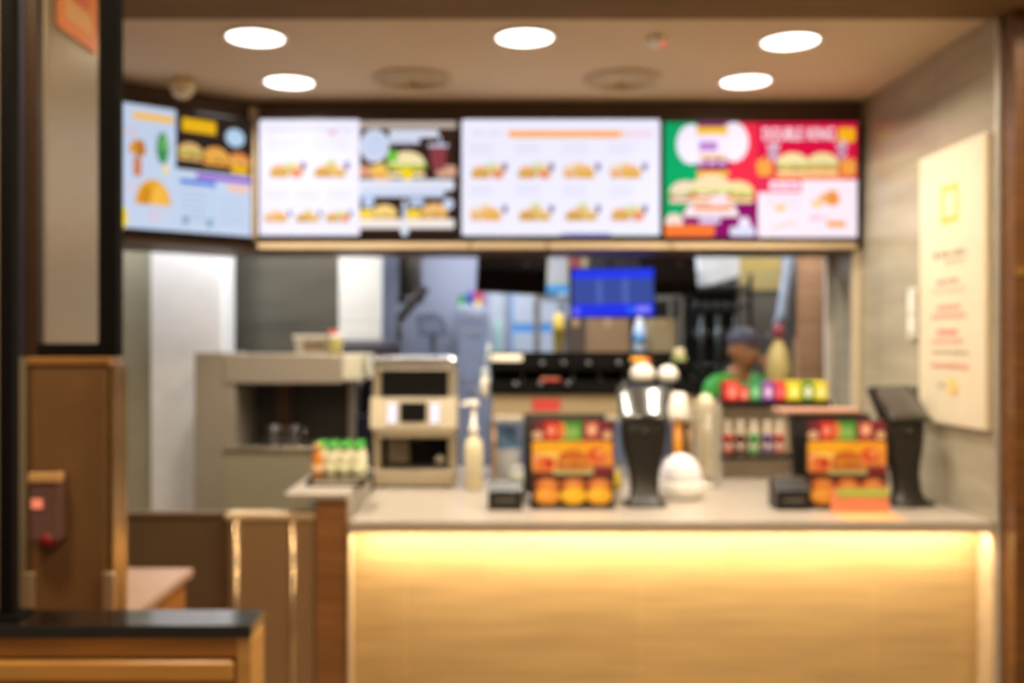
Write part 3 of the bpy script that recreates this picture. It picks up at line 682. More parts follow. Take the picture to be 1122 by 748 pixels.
for j in range(7): mb.lathe([(.028, .03+.05*j), (.038, .078+.05*j), (.04, .082+.05*j)], (0, 0, 0), cream, 24)
mb.ell((0, 0, .38), (.038, .038, .05), cream, z0=0); mb.build('cup_column', t)
t = thing('handled_tub', 'small pale tub between receipt printer and three-snack menu stand', 'tub', (X(569, 4.15), 4.17, TOP))
mb = MB(); mb.lathe([(.026, 0), (.032, .008), (.036, .10), (.03, .115)], (0, 0, 0), M('pale_sage', '#d2d0b4', .4)); mb.build('tub_body', t)
mb = MB(); mb.tube([(-.03, 0, .1), (-.022, 0, .135), (0, 0, .148), (.022, 0, .135), (.03, 0, .1)], .005, white); mb.build('handle', t)
t = thing('sauce_cup', 'small yellow-topped white cup between menu stand and payment stand', 'cup', (X(676, 4.12), 4.12, TOP))
mb = MB(); mb.lathe([(.018, 0), (.021, .06), (.022, .065)], (0, 0, 0), white, 20); mb.build('cup', t)
mb = MB(); mb.lathe([(.0225, .062), (.022, .09), (.014, .13), (.008, .14)], (0, 0, 0), D('#d8c044', .4), 20); mb.build('lid', t)

# --- right shelf with coloured boxes and labelled bottles
Y = 4.86
sx0, sx1 = X(787, Y), X(911, Y)
sh = thing('counter_shelf', 'two-tier dark shelf of coloured boxes by the doorway jamb', 'shelf', (0, Y, TOP))
zb = lambda py: Z(py, Y)-TOP
mb = MB(); mb.box(sx0, 0, zb(446), sx1, .4, zb(439), blackm, .003); mb.build('shelf_board', sh)
mb = MB(); mb.box(sx0, 0, zb(503), sx1, .129, zb(499), blackm, .003); mb.build('shelf_board', sh)
mb = MB(); mb.box(sx0+.02, .13, .01, sx1-.02, .14, zb(446), M('taupe_back', '#dccbb0', .5)); mb.build('back_panel', sh)
for xx in (sx0+.001, sx1-.019):
    mb = MB(); mb.box(xx, 0, 0, xx+.018, .4, zb(446), steel_light, .003); mb.build('side_post', sh)
zt = TOP+zb(439)+.0005
def carton(pa, pb, py0, col, col2, label):
    x0, x1 = X(pa, Y), X(pb, Y)-.003
    H = Z(py0, Y)-zt
    t = thing('snack_box', label, 'box', ((x0+x1)/2, Y+.02, zt), 0, 'coloured boxes on the counter shelf'); w = (x1-x0)/2
    mb = MB(); mb.box(-w, 0, 0, w, .11, H, D(col), .002); mb.build('carton', t)
    mb = MB(); mb.oval = None
    p = Pic(D); p.oval(0, H*.45, w*.6, H*.3, col2); o = p.build('printed_patch', t); o.location = (0, -.001, 0)
carton(796, 812, 418, '#d8352e', '#f08a80', 'red box at left end of the coloured boxes on the shelf')
carton(812.5, 822, 424, '#c84438', '#f0a090', 'short dark red box beside the tall red one at the shelf end')
carton(822.5, 836, 419, '#2f8a50', '#8fd0a0', 'green box with pale patch between red and purple boxes')
carton(836.5, 850, 419, '#7a3fa0', '#e0c0ec', 'purple box with pale patch on the shelf')
carton(850.5, 863, 418, '#cc2f36', '#e86a70', 'red box between the purple and yellow boxes')
carton(863.5, 880, 418, '#dccf1e', '#f4f08a', 'yellow box next to the red one on the shelf')
carton(880.5, 894, 418, '#6f9a2a', '#eef2e0', 'olive green box with white patch between two yellow boxes')
carton(894.5, 909, 418, '#e2d428', '#f6f2a0', 'yellow box at right end of the shelf')
zl = TOP+zb(499)+.0005
for px, col, lab in ((797, '#b8262c', 'red-labelled bottle at the left end of the lower shelf'), (811, '#5a1a20', 'dark maroon-labelled bottle on the lower shelf'), (826, '#3f9a52', 'green-labelled bottle on the lower shelf'), (841, '#5a2a86', 'purple-labelled bottle on the lower shelf'), (854, '#b03a36', 'brick-red-labelled bottle at the right end of the visible row')):
    t = thing('syrup_bottle', lab, 'bottle', (X(px, Y+.05), Y+.05, zl), 0, 'syrup bottles on the lower shelf')
    mb = MB(); mb.lathe([(.022, 0), (.025, .005), (.025, .10), (.012, .13), (.012, .15)], (0, 0, 0), M('pale_bottle', '#d8ccb8', .3), 18); mb.build('bottle_body', t)
    mb = MB(); mb.lathe([(.0255, .055), (.0255, .098), (.02, .112)], (0, 0, 0), D(col), 18); mb.lathe([(.0255, .01), (.0255, .035)], (0, 0, 0), D(col), 18); mb.build('bottle_label', t)
    mb = MB(); mb.lathe([(.014, .145), (.014, .165)], (0, 0, 0), white, 14); mb.build('cap', t)
Yb = Y+.28
t = thing('spray_bottle', 'yellow-green bottle with purple cap behind the yellow boxes', 'bottle', (X(853, Yb), Yb, zt))
mb = MB(); mb.lathe([(.055, 0), (.062, .01), (.062, .15), (.05, .24), (.022, .29), (.02, .31)], (0, 0, 0), M('olive_yellow', '#978a58', .35, var=.1, scale=20)); mb.build('bottle_body', t)
mb = MB(); mb.lathe([(.026, .305), (.028, .36), (.018, .385)], (0, 0, 0), D('#7a3048', .4), 18); mb.build('cap', t)
mb = MB(); mb.tube([(-.01, 0, .33), (-.05, -.005, .325), (-.065, -.005, .30)], .009, M('slate_plastic', '#4a5058', .4)); mb.build('trigger', t)

# ================================================================ right wall: sign and switch
SY1, SY0 = 4.30, 3.735
sg = thing('wall_sign', 'tall cream notice board with orange square on the right stone wall', 'sign', (1.862, SY1, 1.335), -PI/2)
SW, SH = SY1-SY0, 1.12
mb = MB(); mb.box(0, 0, 0, SW, .027, SH, M('cream_board', '#d8caae', .5, var=.03), .003); mb.build('board', sg)
p = Pic(D)
u0, v0, q = .20, .81, .16
p.poly([(u0, v0), (u0+q, v0), (u0+q, v0+q*1.0), (u0, v0+q*1.0)], '#e6b55e'); p.poly([(u0+.032, v0+.035), (u0+q-.032, v0+.035), (u0+q-.032, v0+q-.03), (u0+.032, v0+q-.03)], '#d8caae')
p.words(u0+.03, v0-.05, .11, .012, '#e4cfa0', 1)
p.oval(.16, .69, .016, .018, '#6a584a'); p.words(.20, .68, .22, .022, '#8a7a68', 2); p.words(.24, .65, .18, .018, '#a29280', 3)
for z0, c0, c1 in ((.57, '#dc8274', '#c4b09a'), (.465, '#dc8274', '#d88a7c'), (.365, '#dc7a70', '#d89488')):
    p.words(.17, z0, .2, .02, c0, int(z0*100)); p.words(.12, z0-.034, .3, .018, c1, int(z0*77))
p.words(.12, .285, .32, .018, '#b4a18c', 5); p.words(.12, .23, .32, .018, '#d88a7c', 6)
p.poly([(.28, .12), (.33, .12), (.36, .16), (.33, .195), (.28, .19), (.26, .15)], '#e8c47c'); p.words(.19, .15, .05, .016, '#948a7c', 7)
p.build('printed_face', sg)
mb = MB()
for xx in (.13, .43): mb.tube([(xx, .027, -.0), (xx, .027, -.02)], .006, steel)
mb.build('standoff', sg)
sw = thing('wall_switch', 'small pale switch plate on the stone wall left of the notice board', 'switch', (1.888, 4.46, 1.68), -PI/2)
mb = MB(); mb.box(0, -.012, 0, .085, 0, .23, M('pale_grey_plastic', '#c9c3b8', .4), .004); mb.build('plate', sw)
mb = MB(); mb.box(.02, -.018, .12, .065, -.01, .2, white, .003); mb.box(.02, -.018, .03, .065, -.01, .1, white, .003); mb.build('rocker', sw)

# ================================================================ gate left of the counter
gate = thing('staff_gate', 'waist-high steel swing gate reflecting brown, left of the counter', 'gate', (0, 3.74, 0))
g1, g2, g3 = X(140, 3.74)-.5, X(250, 3.74), X(344, 3.74)
gate_steel = M('reflect_steel', '#76644e', .32, .45, .1, kind='brushed')  # steel with the brown of its reflected surroundings put into the base colour
mb = MB(); mb.box(g1, .05, .08, g2+.03, .075, 1.0, gate_steel, .004); mb.build('fixed_panel', gate)
mb = MB(); mb.box(g2, 0, .08, g3, .035, 1.0, M('reflect_steel_light', '#a58a68', .32, .45, .1, kind='brushed'), .006); mb.build('door_leaf', gate)  # lighter copy of the same steel, reflected brown in its colour
mb = MB(); mb.box(g2-.01, -.01, 1.0, g3+.003, .085, 1.025, M('pale_rail', '#cfb894', .35, .3), .005); mb.build('top_rail', gate)
mb = MB(); mb.box(g1, .04, 1.0, g2-.01, .085, 1.022, gate_steel, .005); mb.build('top_rail', gate)
for px in (259, 321):
    mb = MB(); mb.tube([(X(px, 3.74), -.004, .08), (X(px, 3.74), -.004, 1.0)], .012, M('streak_steel', '#d9c09a', .2, .8), 14); mb.build('streak_bar', gate)  # bars added to give the bright reflection streaks on the curved steel
mb = MB(); mb.box(g2+.005, .0, 0, g2+.04, .07, .08, blackm); mb.build('foot', gate); mb = MB(); mb.box(g1, .0, 0, g1+.04, .08, .08, blackm); mb.build('foot', gate)

# ================================================================ foreground left: ledge, post, kiosk, bin cabinet
led = thing('ledge_partition', 'low wooden partition with glossy black ledge in the near corner', 'partition', (0, 1.98, 0))
lx1 = X(276, 1.99)
mb = MB(); mb.box(-2.2, 0, 1.075, lx1, .125, 1.10, M('ledge_gloss_black', '#1a1614', .15, coat=.6, var=.1), .004); mb.build('ledge', led)
mb = MB(); mb.box(-2.2, .02, 0, lx1-.03, .105, 1.075, wood_o); mb.build('front_board', led)
mb = MB(); mb.box(-2.2, .004, 1.035, lx1-.025, .03, 1.075, wood_o, .004); mb.box(-2.2, .0, .985, lx1-.035, .022, 1.03, M('streak_oak', '#c08a44', .25, coat=.5, kind='wood', var=.06), .018, 5); mb.build('rail', led)  # paler rounded rail stands in for the light streak along the wood
mb = MB(); mb.box(lx1-.03, .004, 0, lx1, .12, 1.075, M('pale_oak', '#b98748', .4, kind='wood', var=.08), .004); mb.build('end_post', led)

po = thing('frame_post', 'slim black upright standing on the black ledge', 'post', (X(11, 2.05), 2.05, 1.10))
mb = MB(); mb.box(-.016, -.016, .008, .013, .016, 1.99, blackm, .003); mb.build('upright', po)
mb = MB(); mb.box(-.035, -.035, 0, .035, .035, .008, blackm, .002); mb.build('base_plate', po)

ko = thing('order_kiosk', 'tall kiosk with black-framed glass upper and brown cabinet with card reader', 'kiosk', (0, 2.33, 0))
kx0, kx1 = X(27, 2.33), X(123, 2.33)
kb = M('kiosk_brown', '#7a5836', .4, .25, .06)
mb = MB(); mb.box(kx0+.012, 0, 0, kx1-.012, .1, Z(391, 2.33), kb, .006); mb.build('cabinet_body', ko)
mb = MB(); mb.box(kx0+.006, -.006, Z(400, 2.33), kx1-.004, .02, Z(391, 2.33), M('copper_edge', '#c08a4e', .3, .6), .004); mb.build('cap_strip', ko)
for xa in (kx0, kx1-.012):
    mb = MB(); mb.box(xa, .004, .02, xa+.012, .1, Z(398, 2.33), M('amber_reflect_steel', '#8a6a3c', .25, .75, .08, kind='brushed'), .004); mb.build('side_strip', ko)  # amber reflections of the chrome side strips put into the metal colour
for xa in (kx0-.002, kx1-.02):
    mb = MB(); mb.box(xa, -.014, 1.0, xa+.03, .0, Z(626, 2.33), M('nickel', '#c8b294', .3, .7), .005); mb.build('bracket', ko)
fz0, fz1 = Z(391, 2.33), 2.86
fl, fr = X(18, 2.33), X(127, 2.33); ol, orr = X(38, 2.33), X(105, 2.33)
mb = MB(); mb.box(orr, .01, fz0, fr, .05, fz1, blackm, .004); mb.build('frame_stile', ko)
mb = MB(); mb.box(fl, .01, fz0, fl+.012, .05, fz1, M('blue_grey_edge', '#4a4a58', .3, .6), .003); mb.box(fl+.012, .015, fz0, ol, .05, fz1, M('dark_bronze', '#3a2616', .4, .3), .003); mb.build('frame_stile', ko)
mb = MB(); mb.box(ol, .01, fz0, orr, .05, Z(376, 2.33), blackm, .004); mb.build('frame_rail', ko); mb = MB(); mb.box(ol, .01, fz1-.04, orr, .05, fz1, blackm, .004); mb.build('frame_rail', ko)
mb = MB(); mb.box(ol, .028, Z(376, 2.33), orr, .032, fz1-.04, glass_t); mb.build('glass_pane', ko)
mb = MB(); mb.box(X(35, 2.3), -.045, Z(592, 2.3), X(68, 2.3), -.001, Z(517, 2.3), M('mauve_plastic', '#6a4a44', .4), .006); cr = mb.build('card_reader', ko)
mb = MB(); mb.box(X(34, 2.3), -.05, Z(528, 2.3), X(69, 2.3), -.02, Z(517, 2.3), M('tan_cap', '#c89a64', .35), .004); mb.build('reader_cap', cr)
mb = MB(); mb.box(X(38, 2.3), -.049, Z(556, 2.3), X(50, 2.3), -.044, Z(545, 2.3), E('#ff8a66', .9), .002); mb.build('status_light', cr)
mb = MB(); mb.ell((X(54, 2.3), -.03, Z(590, 2.3)), (.022, .02, .02), D('#8a1c20', .3)); mb.build('red_knob', cr)

cab = thing('bin_cabinet', 'low wood cabinet with pinkish top behind the kiosk', 'cabinet', (0, 2.47, 0))
cxr = X(212, 3.16)
mb = MB(); mb.box(-1.6, 0, .925, cxr, .69, .95, M('pink_marble', '#b0907c', .25, var=.10, scale=18), .003); mb.build('top', cab)
mb = MB(); mb.box(-1.58, .02, .06, cxr-.02, .67, .925, wood_o, .003); mb.build('body', cab)
mb = MB(); mb.box(-1.56, .04, 0, cxr-.05, .64, .06, blackm); mb.build('plinth', cab)
mb = MB(); mb.box(-1.42, 2.475, .951, -1.1, 2.86, 2.872, M('pale_steel_clad', '#b5a68c', .3, .55, .06, kind='brushed'), .004); struct('pillar_steel', mb)
ps = thing('orange_poster', 'orange poster high on the pale pillar behind the kiosk glass', 'poster', (-1.099, 2.53, 2.47), PI/2)
mb = MB(); mb.box(0, -.004, 0, .26, 0, .38, D('#e89058')); mb.build('sheet', ps)
p = Pic(D); p.rect(.03, .1, .2, .3, '#d8745c', .02); p.rect(.05, .04, .22, .09, '#e4b47c'); o = p.build('printed_patch', ps); o.location = (0, -.0045, 0)

# ================================================================ kitchen behind
# steel holding cabinet
Y = 5.2
hc = thing('holding_cabinet', 'tall steel cabinet with dark open bay left of the coffee machine', 'cabinet', (0, Y, 0))
hx0, hx1, hx2 = X(213, Y), X(398, Y), X(245, Y)
sg1 = M('grey_beige_steel', '#aaa192', .36, .5, .08, kind='brushed')
mb = MB(); mb.box(hx0, 0, .05, hx2, .5, Z(386, Y), sg1, .004); mb.build('side_column', hc)
mb = MB(); mb.box(hx2+.001, -.01, Z(420, Y), X(375, Y), .5, Z(388, Y), M('top_beige_steel', '#a3988a', .36, .4, .06, kind='brushed'), .006); mb.box(X(375, Y), -.012, Z(417, Y), hx1, .5, Z(388, Y), M('pale_end_cap', '#c4bda8', .4), .008); mb.build('hood', hc)
mb = MB(); mb.box(hx2+.001, 0, .05, X(341, Y), .5, Z(491, Y), M('olive_steel', '#b0a890', .36, .5, .06, kind='brushed'), .004); mb.box(hx2+.001, -.012, Z(494, Y), X(372, Y), .5, Z(490, Y), steel, .003); mb.build('base_unit', hc)
mb = MB(); mb.box(hx2+.001, 0, Z(490, Y), X(258, Y), .5, Z(420, Y), sg1, .002); mb.build('jamb', hc)
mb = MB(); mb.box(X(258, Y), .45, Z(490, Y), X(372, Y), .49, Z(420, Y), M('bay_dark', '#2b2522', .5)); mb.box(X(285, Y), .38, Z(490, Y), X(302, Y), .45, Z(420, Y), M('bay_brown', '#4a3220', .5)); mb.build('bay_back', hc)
mb = MB(); mb.box(X(372, Y)-.01, .4, .05, X(372, Y)+.02, .49, Z(420, Y), sg1); mb.build('rear_post', hc)
for xx in (hx0+.05, X(330, Y)):
    for yy in (.05, .45): mb = MB(); mb.lathe([(.02, 0), (.02, .05)], (xx, yy, 0), blackm, 12); mb.build('foot', hc)
zs = Z(490, Y)
for px, py, r_, lab in ((300, 478, .035, 'dark metal jug inside the open bay'), (322, 474, .03, 'slim dark metal jug inside the open bay, beside the wider one')):
    t = thing('metal_jug', lab, 'jug', (X(px, Y+.2), Y+.2, zs+.0005), 0, 'jugs in the open bay')
    mb = MB(); mb.lathe([(r_, 0), (r_*1.1, .01), (r_*.9, .07), (r_*1.05, .10)], (0, 0, 0), M('dull_steel', '#6f6f72', .3, .8), 20); mb.build('jug_body', t)
    mb = MB(); mb.tube([(r_*.9, 0, .085), (r_*1.9, 0, .08), (r_*1.9, 0, .03), (r_, 0, .02)], .005, steel); mb.build('handle', t)
ztc = Z(388, Y)
t = thing('food_tub', 'white-rimmed food tub with brown label on top of the steel cabinet', 'tub', (X(345, Y+.15), Y+.15, ztc+.001))
mb = MB(); mb.prism([(-.085, 0), (.085, 0), (.1, .085), (-.1, .085)], 'y', -.07, .07, M('clouded_plastic', '#b8b6a8', .3)); mb.build('tub_body', t)
mb = MB(); mb.box(-.105, -.078, .08, .105, .078, .10, white, .006); mb.build('rim', t)
mb = MB(); mb.box(-.05, -.0735, .015, .065, -.0705, .07, D('#8a745a')); mb.build('tub_label', t)
t = thing('dessert_cup', 'yellow cup with red and white lid beside the food tub', 'cup', (X(368, Y+.06), Y+.03, ztc))
mb = MB(); mb.lathe([(.034, 0), (.042, .08), (.043, .085)], (0, 0, 0), D('#d9cf86', .4), 20); mb.build('cup', t)
mb = MB(); mb.lathe([(.044, .082), (.042, .1), (.02, .112)], (0, 0, 0), white, 20); mb.ell((-.008, 0, .112), (.03, .028, .022), D('#c8242c', .4)); mb.build('lid', t)
t = thing('folded_napkin', 'pale folded napkin hanging off the right end of the steel cabinet', 'napkin', (hx1+.002, Y+.1, ztc+.001))
mb = MB(); mb.prism([(-.05, 0), (-.05, .003), (.006, .004), (.055, -.115), (.02, -.11), (.003, 0)], 'y', -.06, .06, M('napkin_white', '#d2d2bc', .6)); mb.build('cloth', t)

# dark fryer block between steel cabinet and coffee machine
Y = 6.0
t = thing('fryer', 'dark fryer hood unit standing behind the steel cabinet', 'fryer', (0, Y, 0))
fx0, fx1 = X(366, Y), X(432, Y)
fd = M('fryer_dark', '#2c2c38', .3, .4)
mb = MB(); mb.box(fx0, 0, 0, fx1, .18, Z(455, Y), fd, .01); mb.build('body', t)
mb = MB(); mb.prism([(0, Z(400, Y)), (.18, Z(392, Y)), (.18, Z(372, Y)), (.03, Z(378, Y))], 'x', fx0+.005, fx1+.03, fd); mb.build('hood', t)
mb = MB(); mb.box(fx0+.01, .14, Z(456, Y), fx1-.01, .18, Z(394, Y), M('fryer_back', '#1c1c26', .3, .5)); mb.build('splash_back', t)
mb = MB()
for j in range(3): mb.tube([(fx0+.05+.09*j, .06, Z(456, Y)-.01), (fx0+.05+.09*j, .06, Z(425, Y)), (fx0+.07+.09*j, -.01, Z(420, Y))], .009, steel)
mb.build('basket_handle', t)
# long dark lever / arm
Y = 6.3
t = thing('support_arm', 'dark slanting arm rising above the coffee machine', 'arm', (X(437, Y), Y, 0))
mb = MB(); mb.tube([(0, 0, .01), (0, 0, Z(365, Y)), (.0, 0, Z(350, Y))], .02, M('arm_dark', '#2a2625', .4)); mb.lathe([(.12, 0), (.12, .02), (.03, .03)], (0, 0, 0), M('arm_dark', '')); mb.build('stand', t)
mb = MB(); mb.xf = Matrix.Translation((.0, 0, Z(350, Y))) @ Matrix.Rotation(math.radians(40), 4, 'Y'); mb.box(-.028, -.03, 0, .028, .03, .27, M('arm_dark', ''), .01); mb.build('arm_bar', t)
# tall grey pipe casing by the tiled pillar
Y = 6.9
t = thing('exhaust_duct', 'dark grey vertical duct on the blue-grey wall behind the coffee machine', 'duct', (X(446, Y), Y+.3, 0))
mb = MB(); mb.lathe([(.085, 1.98), (.085, 2.75)], (0, 0, 0), M('duct_grey', '#6a6660', .35, .5), 28); mb.build('pipe', t)
mb = MB(); mb.lathe([(.1, 1.96), (.1, 2.0)], (0, 0, 0), M('duct_dark', '#4a4846', .4, .5), 28); mb.box(-.03, .08, 2.3, .03, .4, 2.34, steel); mb.build('collar', t)
# grey scoop monitor back
Y = 7.0
t = thing('till_monitor', 'slate blue monitor seen behind the coffee machine', 'monitor', (X(474, Y), Y, 0))
mb = MB(); mb.prism([(-.12, Z(346, Y)), (.02, Z(343, Y)), (.08, Z(350, Y)), (.12, Z(367, Y)), (-.09, Z(368, Y))], 'y', 0, .04, M('slate_blue', '#5e6478', .4)); mb.build('housing', t)
mb = MB(); mb.prism([(-.09, Z(351, Y)), (.04, Z(350, Y)), (.085, Z(364, Y)), (-.07, Z(364, Y))], 'y', -.004, .001, M('slate_light', '#7d849c', .3)); mb.build('monitor_screen', t)
mb = MB(); mb.box(-.02, .04, 0, .02, .08, Z(355, Y), M('slate_blue', '')); mb.box(-.15, -.05, 0, .15, .2, .02, M('slate_blue', '')); mb.build('stand', t)
# tall pale locker with coloured cartons on it
Y = 7.0
t = thing('fridge', 'tall pale blue fridge with drawers against the kitchen wall', 'fridge', (X(519, Y), Y, 0))
fb = M('fridge_blue', '#949cb2', .35); w = 18*Y/F
mb = MB(); mb.box(-w, 0, .05, w, .5, Z(337, Y), fb, .008); mb.build('body', t)
for a, b in ((340, 356), (359, 420), (424, 520)):
    mb = MB(); mb.box(-w+.012, -.012, Z(b, Y), w-.012, .0, Z(a, Y), M('fridge_front', '#8a93ac', .3), .004); dd = mb.build('door', t)
    mb = MB(); mb.tube([(-.05, -.025, Z(a+4, Y)), (.05, -.025, Z(a+4, Y))], .006, steel); mb.build('handle', dd)
mb = MB(); mb.box(-w+.02, .02, 0, w-.02, .48, .05, blackm); mb.build('plinth', t)
zf = Z(337, Y)
for px0, px1, py, yy, col, lab in ((502, 511, 323, .05, '#2c8a52', 'green carton on top of the pale fridge'), (511.5, 519, 319, .12, '#3a46a8', 'blue carton on top of the pale fridge'), (519.5, 527, 329, .02, '#d0c030', 'small yellow carton at the front of the pale fridge top'), (516.5, 530, 318.5, .26, '#a83a58', 'crimson carton at the back of the pale fridge top')):
    Yc = Y+yy
    t = thing('carton', lab, 'box', (X((px0+px1)/2, Yc), Yc, zf+.0003), 0, 'cartons on the fridge'); w = (px1-px0)/2*Yc/F
    mb = MB(); mb.box(-w, 0, 0, w, .1, Z(py, Yc)-zf, D(col), .003); mb.build('carton_body', t)
    mb = MB(); mb.box(-w*.7, -.002, .01, w*.7, 0.001, .03, D('#d8d8e0')); mb.build('carton_label', t)
# wall papers
Yw = 7.598
def sheet(name, label, p0, p1, y0, y1, base, paint, cat='notice', Y=Yw, frame=True):
    t = thing(name, label, cat, (X(p0, Y), Y, Z(y1, Y))); w = (p1-p0)*Y/F; h = (y1-y0)*Y/F
    mb = MB(); mb.box(0, -.012, 0, w, 0, h, D(base), .002); mb.build('board', t)
    p = Pic(D); paint(p, w, h); o = p.build('printed_face', t); o.location = (0, -.0125, 0)
    return t
def pw(p, w, h):
    p.rect(.0, 0, w, h, '#b4bccc'); p.rect(0, 0, .02, h, '#6ca0d8'); p.rect(0, h*.92, w, h, '#b8cae8')
    for j in range(4): p.words(.05, h*(.75-.18*j), w*.75, .012, '#b0bcd4', j)
sheet('wall_notice', 'white notice above the blue-headed one on the kitchen wall', 560, 611, 320, 354, '#b4bccc', pw)
def pw2(p, w, h):
    p.rect(0, 0, w, h, '#b0bacc'); p.rect(0, h*.78, w, h, '#4a8fd8'); p.rect(0, 0, .015, h, '#6ca0d8'); p.rect(w-.015, 0, w, h, '#6ca0d8')
    for j in range(3): p.words(.05, h*(.55-.2*j), w*.75, .012, '#b0bcd4', j)
sheet('wall_notice', 'white notice with broad blue heading on the kitchen wall', 560, 613, 355, 396, '#b0bacc', pw2)
def pw3(p, w, h):
    p.rect(0, 0, w, h, '#b0b8c4'); p.rect(w*.4, h*.1, w*.6, h*.6, '#8fd8c8'); p.rect(w*.85, 0, w, h, '#8a90a0')
sheet('wall_chart', 'narrow pale chart with mint stripe beside the white notices', 537, 555, 318, 396, '#b0b8c4', pw3)
def pw4(p, w, h):
    p.rect(0, 0, w, h, '#b8b89c'); p.rect(w*.15, h*.35, w*.9, h, '#b4b6c0'); p.rect(0, 0, w, h*.28, '#4a9ad8'); p.rect(w*.5, 0, w*.9, h*.12, '#b8d4ea')
sheet('wall_poster', 'cream and white poster with blue foot right of the tilted black monitor', 598, 622, 262, 330, '#b8b89c', pw4, 'poster')
def pw5(p, w, h): p.rect(0, 0, w, h, '#8c3a36'); p.rect(w*.1, h*.2, w*.9, h*.5, '#a85048')
sheet('wall_poster', 'dark red poster above the blue order monitor', 623, 637, 262, 300, '#8c3a36', pw5, 'poster')
def pw6(p, w, h): p.rect(0, 0, w, h, '#d8cf9a'); p.words(.01, h*.5, w*.8, .012, '#b8a868', 3)
sheet('wall_poster', 'narrow cream strip poster right of the dark red one', 638, 646, 262, 300, '#d8cf9a', pw6, 'poster')
def pw7(p, w, h):
    p.rect(0, 0, w, h, '#b5a570'); p.rect(0, h*.4, w, h*.48, '#c4a850'); p.oval(w*.75, h*.78, .03, .025, '#7c8a7a'); p.oval(w*.75, h*.25, .03, .022, '#a8a878'); p.words(.03, h*.65, w*.5, .014, '#b89c54', 2)
sheet('wall_poster', 'yellow notice above the worker, on grey tiles', 806, 855, 258, 318, '#b5a570', pw7, 'poster', 7.048)

Y = 7.25
t = thing('wall_cabinet', 'black wall cabinet high behind the hanging order monitors', 'cabinet', (0, Y, 0))
wx0, wx1 = X(648, Y), X(762, Y); wm = M('cabinet_black', '#1d1a19', .4, .2)
mb = MB(); mb.box(wx0, 0, Z(350, Y), wx1, .348, 2.6, wm, .004); mb.build('carcass', t)
for q in range(2):
    mb = MB(); xa = wx0+(wx1-wx0)*q/2+.006; xb = wx0+(wx1-wx0)*(q+1)/2-.006
    mb.box(xa, -.02, Z(347, Y), xb, -.001, 2.58, wm, .003); dd = mb.build('door', t)
    mb = MB(); mb.tube([((xb-.05, xa+.05)[q], -.035, Z(340, Y)), ((xb-.05, xa+.05)[q], -.035, Z(322, Y))], .007, steel); mb.build('handle', dd)
# hanging order monitors
def order_monitor(label, p0, p1, y0, y1, Y, tilt, face, roll=0):
    w = (p1-p0)*Y/F; h = (y1-y0)*Y/F/math.cos(tilt)
    t = thing('order_monitor', label, 'monitor', (X((p0+p1)/2, Y), Y, Z((y0+y1)/2, Y)), 0, 'monitors hanging in the kitchen hatch')
    R = Matrix.Rotation(roll, 4, 'Y') @ Matrix.Rotation(tilt, 4, 'X')
    mb = MB(); mb.xf = R; mb.box(-w/2, 0, -h/2, w/2, .045, h/2, blackm, .005); mb.box(-w*.25, .04, -h*.25, w*.25, .07, h*.25, blackm, .006); mb.build('casing', t)
    p = Pic(face[0]); face[1](p, w-.02, h-.02); p.v = [R @ (v + Vector((-w/2+.01, -.0006, -h/2+.01))) for v in p.v]; p.build('display', t)
    mb = MB(); mb.tube([(0, .055, 0), (0, .13, .06), (0, .13, 2.74-Z((y0+y1)/2, Y))], .016, blackm); mb.build('mount_pole', t)
def fb1(p, w, h):
    p.rect(0, 0, w, h, '#3d4f9c'); p.rect(0, h*.80, w, h, '#2a3ff0'); p.rect(0, 0, w, h*.26, '#2a36ee'); p.rect(w*.3, h*.27, w*.37, h*.79, '#5468b8'); p.rect(w*.62, h*.27, w*.69, h*.79, '#5468b8')
    p.rect(w*.78, h*.07, w*.96, h*.2, '#8a86ff', .008); p.oval(w*.05, h*.12, .02, .02, '#6a6aff'); p.rect(w*.68, h*.06, w*.75, h*.2, '#2f6af4')
order_monitor('lit blue order monitor hanging in the kitchen hatch', 625, 718, 293, 348, 5.62, math.radians(4), (lambda h: E(h, 1.0), fb1), math.radians(-1))
def fbk(p, w, h):
    p.rect(0, 0, w, h, '#120d0b'); p.oval(w*.72, h*.55, .012, .012, '#6a5a3c'); p.oval(w*.2, h*.75, .01, .012, '#4a4a44')
dkface = (lambda h: D(h, .15), fbk)
order_monitor('dark switched-off monitor hanging left of the blue one', 523, 600, 262, 320, 5.6, math.radians(-14), dkface, math.radians(3))
order_monitor('dark switched-off monitor hanging right of the blue one', 701, 763, 262, 322, 5.78, math.radians(-10), dkface, math.radians(-2))

